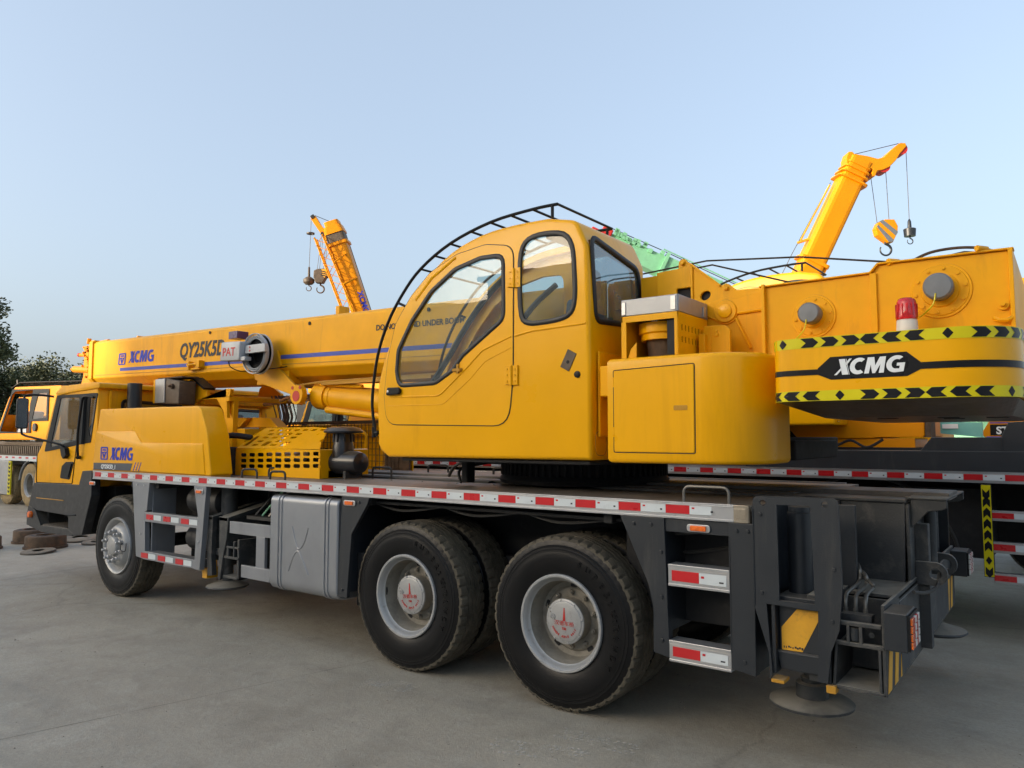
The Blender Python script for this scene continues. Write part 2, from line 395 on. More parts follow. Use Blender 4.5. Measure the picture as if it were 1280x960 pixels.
sun = bpy.data.objects.new('sun', sd); C.objects.link(sun)
sv = Vector((SUN_AZ.x*math.cos(SUN_EL), SUN_AZ.y*math.cos(SUN_EL), math.sin(SUN_EL)))
sun.rotation_euler = sv.to_track_quat('Z', 'Y').to_euler()
S.view_settings.view_transform = 'Standard'; S.view_settings.look = 'None'; S.view_settings.gamma = 1; S.view_settings.exposure = EXPOSURE
S.view_settings.use_curve_mapping = False
S.cycles.max_bounces = 8; S.cycles.transparent_max_bounces = 16; S.cycles.sample_clamp_indirect = 6
S.cycles.use_denoising = True

# ------------------------------------------------------------------ ground
def concrete():
    m, t, out = nt('worn_concrete'); b = N(t, 'ShaderNodeBsdfPrincipled'); L(t, b, 0, out, 0)
    tc = N(t, 'ShaderNodeTexCoord')
    def noise(sc, det=6., ro=.6, dis=0., map_=None):
        n = N(t, 'ShaderNodeTexNoise', i_Scale=sc, i_Detail=det, i_Roughness=ro, i_Distortion=dis)
        if map_:
            mp = N(t, 'ShaderNodeMapping'); mp.inputs['Scale'].default_value = map_; mp.inputs['Rotation'].default_value = (0,0,.5); L(t, tc, 'Object', mp, 0); L(t, mp, 0, n, 'Vector')
        else: L(t, tc, 'Object', n, 'Vector')
        return n
    cur = ramp(t, noise(.55, 8, .62, .3), 'Fac', .25, .75, (.29,.252,.190,1), (.46,.415,.325,1)); co = 'Color'
    def mixin(src, so, col, kind='MIX'):
        nonlocal cur, co
        mx = N(t, 'ShaderNodeMix', data_type='RGBA', blend_type=kind); L(t, src, so, mx, 0); L(t, cur, co, mx, 6); mx.inputs[7].default_value = col; cur, co = mx, 2
    def sc(src, so, k):
        m_ = N(t, 'ShaderNodeMath', operation='MULTIPLY', use_clamp=True); L(t, src, so, m_, 0); m_.inputs[1].default_value = k; return m_
    mixin(sc(ramp(t, noise(2.3, 9, .7, .6), 'Fac', .48, .70), 'Color', .45), 0, (.17,.145,.105,1))
    mixin(sc(ramp(t, noise(1.1, 9, .68, 1.2), 'Fac', .56, .70), 'Color', .40), 0, (.55,.505,.42,1))
    mixin(sc(ramp(t, noise(7, 8, .7, .2), 'Fac', .48, .72), 'Color', .5), 0, (.44,.41,.34,1))
    mixin(sc(ramp(t, noise(45, 6, .75), 'Fac', .42, .68), 'Color', .55), 0, (.20,.185,.155,1))
    mixin(sc(ramp(t, noise(1.0, 6, .65, .3, (.25, 3.2, 1)), 'Fac', .54, .68), 'Color', .30), 0, (.20,.188,.155,1))  # wheel scuffs running along the yard
    mixin(ramp(t, noise(.9, 3, .5, .5), 'Fac', .70, .76), 'Color', (.16,.148,.12,1))                                 # damp oil spots
    mixin(sc(ramp(t, noise(160, 4, .8), 'Fac', .50, .66), 'Color', .35), 0, (.15,.13,.10,1)); mixin(sc(ramp(t, noise(210, 3, .8), 'Fac', .56, .70), 'Color', .30), 0, (.58,.54,.46,1))
    mixin(sc(ramp(t, noise(.35, 7, .6, .8, (1.2, .35, 1)), 'Fac', .52, .62), 'Color', .28), 0, (.20,.175,.13,1))
    vo = N(t, 'ShaderNodeTexVoronoi', i_Scale=9.); vo.inputs['Randomness'].default_value = 1; L(t, tc, 'Object', vo, 'Vector')
    mixin(sc(ramp(t, vo, 'Distance', .03, .06, (1,1,1,1), (0,0,0,1)), 'Color', .6), 0, (.05,.045,.035,1))          # small pebbles and drips
    # hairline cracks
    nz = noise(1.8, 4, .6); vm = N(t, 'ShaderNodeVectorMath', operation='MULTIPLY_ADD'); L(t, nz, 'Color', vm, 0); vm.inputs[1].default_value = (.5,.5,0); L(t, tc, 'Object', vm, 2)
    vc = N(t, 'ShaderNodeTexVoronoi', feature='DISTANCE_TO_EDGE', i_Scale=.16); L(t, vm, 0, vc, 'Vector')
    mixin(sc(ramp(t, vc, 'Distance', .0002, .0009, (1,1,1,1), (0,0,0,1)), 'Color', .22), 0, (.045,.042,.036,1))
    L(t, cur, co, b, 'Base Color')
    r = N(t, 'ShaderNodeMapRange'); L(t, noise(3, 8, .65), 'Fac', r, 0); r.inputs[3].default_value = .42; r.inputs[4].default_value = .80; L(t, r, 0, b, 'Roughness')
    bp = N(t, 'ShaderNodeBump', i_Strength=.8, i_Distance=.005); L(t, noise(90, 6, .75), 'Fac', bp, 'Height')
    bp2 = N(t, 'ShaderNodeBump', i_Strength=.35, i_Distance=.03); L(t, noise(3.5, 5, .6), 'Fac', bp2, 'Height'); L(t, bp, 0, bp2, 'Normal'); L(t, bp2, 0, b, 'Normal')
    return m
M['concrete'] = concrete()
mb = MB(); n_ = 40
mb.sheet([(-1500,-1500),(1500,-1500),(1500,1500),(-1500,1500)], 'xy', 0)
struct(mb.build('ground', 'concrete'))
M['joint'] = pmat('joint_filler', (.05,.047,.04), .9, var=.3, dirt=(.14,.13,.11), dirt_amt=.5, scale=3)
mb = MB(); rr_ = random.Random(5)                                   # a saw-cut joint, slightly ragged
for (x0, y0, x1, y1) in ((-2.294,-2.194,-1.70,.25), (-1.70,.25,-.2,6.3), (-2.294,-2.194,-2.9,-4.7)):
    n_ = 24; d = Vector((x1-x0, y1-y0)).normalized(); p = Vector((-d.y, d.x)); a = []; b_ = []
    for i in range(n_+1):
        q = Vector((x0+(x1-x0)*i/n_, y0+(y1-y0)*i/n_)); w = .0006+.0016*rr_.random(); a.append(q+p*w); b_.append(q-p*w)
    for i in range(n_): mb.add([(a[i].x,a[i].y,.003),(a[i+1].x,a[i+1].y,.003),(b_[i+1].x,b_[i+1].y,.003),(b_[i].x,b_[i].y,.003)], [(0,1,2,3)])
struct(mb.build('ground_markings', 'joint'))
# pale dried tyre prints: chevron tread marks on the concrete
def print_mat():
    m, t, out = nt('dried_mud_print'); d = N(t, 'ShaderNodeBsdfDiffuse'); d.inputs[0].default_value = (.58,.56,.50,1)
    tr = N(t, 'ShaderNodeBsdfTransparent'); mx = N(t, 'ShaderNodeMixShader'); tc = N(t, 'ShaderNodeTexCoord')
    n = N(t, 'ShaderNodeTexNoise', i_Scale=9., i_Detail=8., i_Roughness=.75); L(t, tc, 'Object', n, 'Vector'); r = ramp(t, n, 'Fac', .46, .72)
    L(t, r, 'Color', mx, 0); L(t, tr, 0, mx, 1); L(t, d, 0, mx, 2); L(t, mx, 0, out, 0); return m
M['print'] = print_mat()
def tyre_print(cx, cy, ang, ln, wd):
    mb = MB(); mb.T = Matrix.Translation((cx, cy, .004)) @ Matrix.Rotation(ang, 4, 'Z'); n = int(ln/.034)
    for i in range(n):
        for k in range(5):
            y0 = -wd/2+wd*k/5; y1 = y0+wd/5-.012; x = -ln/2+i*.034+(.012 if k % 2 else 0); s_ = .01 if k % 2 else -.01
            mb.add([(x,y0,0),(x+.024,y0,0),(x+.024+s_,y1,0),(x+s_,y1,0)], [(0,1,2,3)])
    return mb
mb = tyre_print(-1.22, -.20, .1, .42, .20); struct(mb.build('ground_markings', 'print'))
mb = tyre_print(.22, -.50, .35, .55, .20); struct(mb.build('ground_markings', 'print'))
mb = tyre_print(.42, -.20, .05, .5, .16); struct(mb.build('ground_markings', 'print'))

# grit lying about the yard
M['grit'] = pmat('grit', (.20,.17,.13), .9, var=.4, scale=60)
mb = MB(); rr_ = random.Random(21)
for i in range(420):
    x, y = rr_.uniform(-8, 3.2), rr_.uniform(-3.2, 1.2); s_ = rr_.uniform(.002, .007)*(1 if rr_.random() < .93 else 1.8); a = rr_.random()*6
    vs = [(x+s_*k_*math.cos(a+q), y+s_*k_*math.sin(a+q), 0) for q, k_ in ((0,1),(1.3,.8),(2.4,1.1),(3.7,.9),(5.0,1.0))]+[(x, y, s_*.8)]
    mb.add(vs, [(0,1,5),(1,2,5),(2,3,5),(3,4,5),(4,0,5)])
struct(mb.build('grit', 'grit'), 'stuff')
# an unseen hall added on the other side of the yard, behind the photographer: it keeps the near side of the yard in shade
M['hall'] = pmat('ribbed_hall_cladding', (.62,.62,.60), .7, 0, 0, .06, (.2,.18,.15), .3, .6, streak=1)  # cladding kept pale to bounce fill light onto the near side
M['hall_roof'] = pmat('hall_roof', (.16,.22,.30), .6, .1)
hall = thing('shade_hall', 'unseen long pale hall added across the yard to shade the cranes', 'building', (20, -34, 0), world=False)
mb = MB(); hx0, hx1 = HALL_X0-20, 50; hz = HALL_H
mb.box(hx0, hx1, -14, 0, 0, hz)
for i in range(int((hx1-hx0)/1.2)): mb.box(hx0+i*1.2, hx0+i*1.2+.25, .0, .06, .3, hz-.2)
mb.build('wall', 'hall', hall)
mb = MB(); mb.prism([(-14.6, hz), (.6, hz), (.6, hz+.3), (-7, hz+1.0), (-14.6, hz+.3)], 'yz', hx0-.5, hx1+.5); mb.build('roof', 'hall_roof', hall)
mb = MB(); mb.box(-110, hx0-.02, -13, -.5, 0, 10.6); mb.box(-110.4, hx0-.02, -13.4, 0, 10.6, 10.9); mb.build('glare_wing', 'hall', hall)      # lower wing, added unseen to block sun glow mirrored in the cab glass
for i in range(4):
    mb = MB(); mb.box(-10+i*15, -4.6+i*15, .07, .2, 0, 5); mb.build('door', 'grey', hall)
    mb = MB(); mb.box(-3+i*15, 2+i*15, .07, .15, 5.8, 7.2); mb.build('window', 'glass_dark', hall)
# ================================================================== THE CRANE IN FRONT
crane = thing('truck_crane', 'nearest yellow truck crane with dark grey chassis, silver fuel tank and lettering on its boom', 'truck crane', (-2.5, 1.25, 0), 'truck cranes parked in the yard')

def tape_strip(mb, x0, n, z0, z1, y, red=1, white=2, per=.3, rl=.142, marks=3, last=True):
    """alternating red and white reflective pieces, mats: red, white, red mark"""
    for i in range(n):
        a = x0+i*per
        mb.mat = red; mb.box(a, a+rl, y-.0015, y+.001, z0, z1)
        mb.mat = white; mb.box(a+rl+.001, a+per-.002 if i < n-1 or last else a+per*.9, y-.0015, y+.001, z0, z1)
        mb.mat = red; h = (z1-z0); mb.box(a+rl+.014, a+rl+.030, y-.0022, y, z0+h*.62, z0+h*.82)
        mb.mat = marks; mb.box(a+per-.035, a+per-.022, y-.0022, y, z0+h*.30, z0+h*.50)

# ---- deck
dk = MB()
dk.box(-6.20, 1.24, .012, 2.488, 1.300, 1.328)
deck = dk.build('deck', 'deck', crane)
mb = MB()                                                            # aluminium edge profile: lip, web, lower bead
for y0, s in ((0, 1), (2.5, -1)):
    for (za, zb, d) in ((1.322,1.337,.030), (1.243,1.322,.004), (1.243,1.256,-.004), (1.322,1.326,-.003)):
        ya, yb = sorted((y0+s*(-.004 if d < 0 else 0)+s*(.0 if d != .03 else -.003), y0+s*(abs(d)+.006)))
        mb.box(-6.20, 1.147, ya, yb, za, zb)
mb.build('edge_profile', 'alu', deck, bevel=.0015)
mb = MB(); p_ = rc([(1.147,-.003),(1.238,-.003),(1.238,.09),(1.147,.09)], [0,.02,.02,0]); mb.prism(p_, 'xy', 1.243, 1.336)
mb.box(1.15, 1.215, -.0045, 0, 1.262, 1.318)
mb.build('end_cap', 'steel', deck, bevel=.002)
mb = MB(); tape_strip(mb, -6.145, 24, 1.2725, 1.3195, -.0015, 0, 1, marks=2, last=False)
mb.build('reflective_tape', ['red','white','ink'], deck)
mb = MB(); tape_strip(mb, -6.145, 24, 1.2725, 1.3195, 2.5015, 0, 1, marks=2); mb.build('reflective_tape', ['red','white','ink'], deck)
# raised frame rails running down the middle of the deck, with a dark channel beside them
mb = MB()
mb.box(-3.55, 1.2, .90, 1.06, 1.328, 1.352); mb.box(-3.55, 2.03, 1.07, 1.43, 1.330, 1.372); mb.box(-.2, 1.85, .80, 1.7, 1.326, 1.345)
mb.build('frame_rail', 'deck', deck, bevel=.003)
mb = MB(); mb.box(-3.6, -1.2, .84, .895, 1.329, 1.345); mb.build('cable_channel', 'hose_g', deck)
mb = MB(); rr_ = random.Random(3)
for i in range(24):
    x = -3.5+i*.19; mb.lathe([(1.328,.0),(1.328,.007),(1.333,.006),(1.334,0)], (x+.02*rr_.random(), .06+(.62 if i % 2 else 0), 0), 'z', 8)
mb.build('bolt', 'pipe', deck)

def hoop(x0, y0, x1, y1, z0, h, r, mat, rad=.035):
    mb = MB(); d = Vector((x1-x0, y1-y0, 0)); l = d.length; d.normalize(); a = Vector((x0, y0, z0)); pts = []
    pl = rc([(0,0),(0,h),(l,h),(l,0)], [0,rad,rad,0], 5)
    for p in pl: pts.append(a+d*p[0]+Vector((0,0,p[1])))
    mb.tube(pts, r, 8); return mb.build('grab_handle', mat, deck)
hoop(.855, .02, 1.115, .02, 1.33, .095, .008, 'pipe', .04)
hoop(-3.44, .06, -3.30, .12, 1.33, .085, .010, 'hose_g'); hoop(-3.02, .06, -2.89, .12, 1.33, .075, .010, 'hose_g'); hoop(-3.52, .40, -3.40, .46, 1.33, .085, .009, 'hose_g')
hoop(-2.50, .78, -2.32, .84, 1.33, .10, .010, 'hose_g'); hoop(-2.3, 1.3, -2.1, 1.36, 1.35, .09, .010, 'hose_g'); hoop(-1.55, 1.35, -1.35, 1.35, 1.35, .08, .010, 'hose_g')

# ---- chassis
mb = MB()
mb.box(-7.4, 1.55, .82, 1.68, .72, 1.298)
mb.box(-3.3, -2.0, .62, 1.88, .55, 1.25)
mb.box(-5.1, 1.3, .55, .80, 1.20, 1.298); mb.box(-5.1, 1.3, 1.7, 1.95, 1.20, 1.298)
mb.box(.35, 1.24, .28, .82, .62, 1.24)
mb.box(-5.0, -3.98, .50, .82, .44, 1.25); mb.box(-3.98, -3.76, .62, .82, .44, 1.25)
for x in (0, -1.35): mb.box(x-.13, x+.13, .7, 1.8, .42, .68); mb.lathe([(-.25,.02),(-.22,.2),(.22,.2),(.25,.02)], (x, 1.25, .54), 'y', 20)
for x in (0, -1.35, -5.7): mb.cyl((x, .5, .54), (x, 2.0, .54), .075, 12)
mb.box(-1.2, -.15, .66, .76, .66, .80)
for x in (-5.4, -4.9, -2.2, -1.75, .35, .9): mb.box(x-.03, x+.03, .05, 2.45, 1.18, 1.29)
mb.build('chassis_frame', 'under', crane, bevel=.006)
# hanging hoses and rods seen under the deck
mb = MB(); rr_ = random.Random(9)
for i in range(9):
    x = -3.7+i*.07; mb.tube(smooth_open([(x,.55,1.2),(x+.05,.5,1.02),(x+.12,.62,.9),(x+.1,.8,.8)], 5), .011, 6)
mb.build('hose', 'hose_g', crane)

# ---- mudguard plates and rear side ladder
mb = MB(); mb.prism([(.46,1.241),(.742,1.241),(.765,.470),(.666,.487),(.668,.735),(.640,.86)], 'xz', 0, .05)
mb.box(.70, .742, .05, .80, .6, 1.24)
mb.build('mudguard_plate', 'grey', crane, bevel=.003)
mb = MB(); mb.prism([(1.116,1.241),(1.255,1.241),(1.248,.455),(1.116,.475)], 'xz', 0, .06); mb.prism([(1.20,1.24),(1.25,1.24),(1.245,.46),(1.20,.46)], 'xz', .06, .62)
mb.box(.742, 1.116, .012, .05, 1.166, 1.241)
mb.build('ladder_post', 'grey', crane, bevel=.003)
def rung(x0, x1, z0, z1, y=0.):
    mb = MB(); h = z1-z0
    mb.box(x0, x1, y-.004, y+.05, z0, z0+h*.12); mb.box(x0, x1, y-.004, y+.10, z1-h*.16, z1); mb.box(x0, x1, y, y+.045, z0+h*.12, z1-h*.16)
    o = mb.build('ladder_rung', 'alu', crane, bevel=.002); return o
for z0, z1 in ((.868,.988), (.455,.570)):
    o = rung(.763, 1.118, z0, z1); mb = MB(); a, b = z0+.030, z1-.032
    mb.mat = 0; mb.box(.785, .945, -.0025, .001, a, b); mb.mat = 1; mb.box(.946, 1.10, -.0025, .001, a, b); mb.mat = 0; mb.box(.958,.975,-.0035,0,a+.03,a+.042); mb.mat = 2; mb.box(1.06,1.085,-.0035,0,a+.014,a+.022)
    mb.build('reflective_tape', ['red','white','ink'], o)
def marker_lamp(x, z, y=-.004, s=1.):
    mb = MB(); w, h = .068*s, .021*s
    mb.prism(rc([(x-w,z-h),(x+w,z-h),(x+w,z+h),(x-w,z+h)], .02*s), 'xz', y-.008, y); o = mb.build('side_lamp', 'alu', crane, bevel=.003)
    mb = MB(); w, h = .046*s, .0145*s
    mb.prism(rc([(x-w,z-h),(x+w,z-h),(x+w,z+h),(x-w,z+h)], .007), 'xz', y-.016, y-.008); mb.build('lens', 'orange_lens', o, bevel=.003)
marker_lamp(.945, 1.197, .008); marker_lamp(-1.905, 1.192, -.004); marker_lamp(-4.02, 1.19, -.004); marker_lamp(-6.17, 1.195, -.012)
mb = MB(); mb.prism([(-2.00,1.241),(-1.69,1.241),(-1.715,1.185),(-1.885,.955),(-1.93,.462),(-2.045,.462)], 'xz', .0, .03)
mb.box(-2.04, -1.93, .03, .55, .50, 1.2); mb.build('mudguard_plate', 'grey', crane, bevel=.003)
mb = MB(); mb.box(-1.93, -1.60, .10, .60, .42, .80); mb.box(-2.1,-1.7,.25,.7,.34,.46); mb.build('air_tank_bracket', 'under', crane, bevel=.01)

# ---- silver fuel tank
sec = rc([(-.012,.42),(.60,.42),(.60,1.215),(-.012,1.215)], [.10,.08,.06,.06], 6)
mb = MB(); mb.smooth = False; mb.prism(sec, 'yz', -2.905, -2.035)
tank = mb.build('fuel_tank', 'silver', crane, bevel=.012, autosm=35)
tank.data.polygons.foreach_set('use_smooth', [True]*len(tank.data.polygons)); tank.data.set_sharp_from_angle(angle=R(35))
mb = MB()
for x in (-2.76, -2.16):
    o_ = inset(sec, -.008); mb.prism(o_, 'yz', x-.045, x-.02); mb.prism(o_, 'yz', x+.0, x+.022)
mb.build('tank_strap', 'silver', tank, bevel=.004)
mb = MB()
for p in ([(-2.60,.965),(-2.545,.82),(-2.50,.79),(-2.44,.85),(-2.395,.965)], [(-2.64,.60),(-2.575,.73),(-2.52,.77),(-2.47,.72),(-2.385,.59)]):
    mb.tube([(q[0], -.011, q[1]) for q in smooth_open(p, 4)], .007, 8)
mb.build('stamped_mark', 'silver', tank)
mb = MB(); mb.cyl((-2.3,.3,1.21),(-2.3,.3,1.25),.06,16); mb.build('filler_cap', 'black', tank)

# ---- front silver ladder with tool frame
mb = MB()
mb.prism([(-5.30,1.241),(-4.955,1.241),(-4.99,.96),(-5.035,.945),(-5.02,.85),(-5.00,.545),(-5.0,.468),(-5.178,.484)], 'xz', -.002, .05)
mb.prism([(-4.125,1.241),(-3.912,1.241),(-3.99,.462),(-4.085,.462),(-4.06,.86),(-4.045,.97)], 'xz', -.002, .05)
mb.box(-4.99, -4.97, .05, .30, .5, 1.24)
mb.box(-5.04, -4.05, .0, .06, .846, .945); mb.box(-5.04, -4.05, .0, .12, .466, .548)
fl = mb.build('step_frame', 'silver', crane, bevel=.003)
for z0, z1, x0 in ((.872,.922,-5.02), (.482,.532,-5.10)):
    mb = MB()
    for i in range(3):
        a = x0+.03+i*.33; mb.mat = 0; mb.box(a, a+.135, -.0045, -.001, z0, z1); mb.mat = 1; mb.box(a+.145, a+.285, -.0045, -.001, z0, z1)
    mb.build('reflective_tape', ['red','white'], fl)
mb = MB()                                                            # bolts and weld beads on the step frame and posts
for x, z in ((-5.20,1.215),(-5.05,1.215),(-4.07,1.215),(-3.96,1.215),(-4.02,.72),(-5.10,.72)): mb.lathe([(-.002,.012),(-.009,.011),(-.010,0)], (x,0,z), 'y', 6, sm=False)
mb.build('frame_bolt', 'alu', fl)
mb = MB()
for x, z in ((.55,1.20),(.66,1.20),(.72,1.05),(.72,.80),(.72,.56),(1.16,1.20),(1.22,1.20),(1.19,.52),(-1.97,1.2),(-1.80,1.2),(-1.98,.52)): mb.lathe([(-.0,.012),(-.008,.011),(-.009,0)], (x,0,z), 'y', 6, sm=False)
for x, z in ((1.30,1.30),(1.30,.90),(1.655,1.05),(1.64,.80)): mb.lathe([(-.034,.011),(-.043,.010),(-.044,0)], (x,0,z), 'y', 6, sm=False)
mb.tube([(1.263,-.0365,.83),(1.263,-.0365,1.33)], .004, 5); mb.tube([(1.12,.0,1.166),(1.12,.0,.57)], .004, 5); mb.build('post_bolt', 'grey', crane)
mb = MB(); rr_ = random.Random(12)
for i in range(4): mb.tube(smooth_open([(-1.9+.9*i*.8, .16+.02*i, 1.22), (-1.5+.9*i*.8, .15, 1.13+.03*rr_.random()), (-1.0+.9*i*.8, .18, 1.21)], 6), .010, 6)
for i in range(3): mb.tube(smooth_open([(.40,.30+.05*i,1.15),(.7,.26+.04*i,1.02-.04*i),(1.15,.30+.04*i,1.1)], 6), .011, 6)
mb.build('under_deck_hose', 'hose_g', crane)
for z in (1.07, .70):
    mb = MB(); mb.lathe([(-4.62,.0),(-4.61,.09),(-4.58,.13),(-4.08,.13),(-4.05,.09),(-4.04,0)], (0,.32,z), 'x', 28)
    for x in (-4.5, -4.2): mb.lathe([(x-.02,.134),(x+.02,.134)], (0,.32,z), 'x', 28)
    mb.build('air_tank', 'black_matt', crane)

# ---- middle outrigger
mb = MB()
mb.prism([(-3.955,.965),(-3.875,.965),(-3.885,.60),(-3.86,.42),(-3.94,.41),(-3.95,.60)], 'xz', .05, .10)
mb.prism([(-3.735,.975),(-3.586,.975),(-3.61,.78),(-3.66,.62),(-3.70,.40),(-3.74,.40),(-3.725,.7)], 'xz', .03, .06)
mb.box(-3.95, -3.90, .06, .8, .55, .96); mb.box(-3.66, -3.62, .05, .8, .60, .97)
mb.box(-3.90, -3.70, .10, .14, .60, .66); mb.prism([(.05,.96),(.8,1.12),(.8,1.07),(.05,.93)], 'yz', -3.955, -3.875); mb.prism([(.03,.97),(.8,1.14),(.8,1.09),(.03,.935)], 'yz', -3.735, -3.60)
mb.box(-3.70, -3.44, .05, 2.45, .42, .44); mb.box(-3.47, -3.44, .05, .9, .42, .78); mb.box(-3.71, -3.44, .04, .06, .60, .62); mb.box(-3.70, -3.44, .04, .06, .695, .712)
mb.box(-3.62, -3.59, .04, .07, .62, .70); mb.box(-3.52, -3.50, .04, .07, .62, .76); mb.box(-3.62,-3.48,.3,.5,.62,.70)
mb.box(-3.71, -3.44, 1.0, 1.5, .42, .78)
mo = mb.build('middle_outrigger', 'grey_dusty', crane, bevel=.004)
mb = MB(); mb.cyl((-3.87,.22,.50),(-3.87,.22,1.28),.075,20); mb.cyl((-3.87,.22,.34),(-3.87,.22,.55),.05,16); mb.build('jack_cylinder', 'grey_dusty', mo)
mb = MB(); mb.lathe([(.285,0),(.285,.17),(.30,.195),(.31,.19),(.345,.09),(.36,0)], (-3.87,.22,0), 'z', 32); mb.build('foot_pad', 'grey_dusty', mo)
mb = MB(); mb.prism([(-4.06,.66),(-4.135,.60),(-4.14,.45),(-4.07,.45)], 'xz', .22, .23); mb.box(-4.14,-4.06,.12,.3,.36,.45); mb.build('hazard_plate', 'orange_plate', mo)
mb = MB(); mb.box(-3.515,-2.912,-.002,.03,.842,.948); mb.box(-3.115,-2.99,.0,.03,.57,.842); mb.box(-3.325,-2.91,-.002,.03,.470,.578); mb.box(-3.325,-2.91,.03,.3,.47,.48)
mb.build('tank_bracket', 'silver', crane, bevel=.003)
mb = MB(); mats = ['hose_g', 'green', 'steel', 'steel']
for i in range(4):
    mb.mat = i; mb.tube([(-3.42+i*.10,.20,.99),(-3.30+i*.085,.35,1.22)], .010, 8)
mb.mat = 0; mb.box(-3.50, -3.02, .16, .26, .955, .985)
mb.build('marker_rod', mats, crane)

# ---- wheels
TY = .045
def tyre_mesh():
    prof = [(.075,.272),(.040,.278),(.022,.292),(.012,.315),(.002,.355),(-.003,.40),(-.001,.435),(.004,.452),(.003,.458),(.006,.461),(.008,.472),(.007,.478),(.011,.482),(.014,.498),(.019,.512)]
    tread = [(.022,.524,0),(.026,.531,3),(.040,.535,3),(.056,.537,3)]
    gx = [.088,.128,.170,.210]
    for g in gx: tread += [(g-.0045,.540,1),(g-.0015,.526,2),(g+.0015,.526,2),(g+.0045,.540,1)]
    tread += [(.242,.537,3),(.258,.535,3),(.272,.531,3),(.276,.524,0)]
    back = [(.298-d, r) for d, r in reversed(prof)]
    n = 240; cols = [(d,r,0) for d,r in prof]+tread+[(d,r,0) for d,r in back]; mb = MB(); mb.smooth = True
    vs = []; fs = []; k = len(cols)
    for j in range(n):
        t = 2*PI*j/n; ph = (j % 5); zz = (.0, .5, 1., .5, 0.)[ph]*.0085-.004
        for (d, r, f) in cols:
            dd, rr = d, r
            if f in (1, 2): dd += zz
            if f == 3 and ph == 0: rr -= .013
            if f == 0 and r > .49 and ph == 0: rr -= .006
            vs.append((rr*math.cos(t), dd, rr*math.sin(t)))
    for j in range(n):
        for i in range(k-1): fs.append((j*k+i, ((j+1)%n)*k+i, ((j+1)%n)*k+i+1, j*k+i+1))
    mb.add(vs, fs)
    np_ = len(prof)
    mb.m = [1 if np_-1 <= (q % (k-1)) <= np_+len(tread)-1 else 0 for q in range(len(fs))]
    return mb
tm = tyre_mesh(); me_t = None
def ring_text(s, r, size, a0, step, y, mat, parent, bold=.0, ext=.0012, flip=False):
    """letters standing around a circle on the wheel face"""
    obs = []
    for i, ch in enumerate(s):
        if ch == ' ': continue
        a = a0-step*i if not flip else a0+step*i
        rad = Vector((math.cos(a), 0, math.sin(a))); tan = Vector((math.sin(a), 0, -math.cos(a)))
        if flip: rad, tan = -rad, -tan
        c = Vector((r*math.cos(a), y, r*math.sin(a)))
        obs.append(text(ch, size, c-rad*size*.35, mat, None, u=tan, v=rad, ext=ext, bold=bold, align='CENTER'))
    base = obs[0]; bm = bmesh.new()
    for o in obs: bm.from_mesh(o.data)
    me = bpy.data.meshes.new('lettering'); bm.to_mesh(me); bm.free(); me.materials.append(M[mat])
    for o in obs: bpy.data.objects.remove(o)
    o = bpy.data.objects.new('lettering', me); C.objects.link(o); o.parent = parent; return o
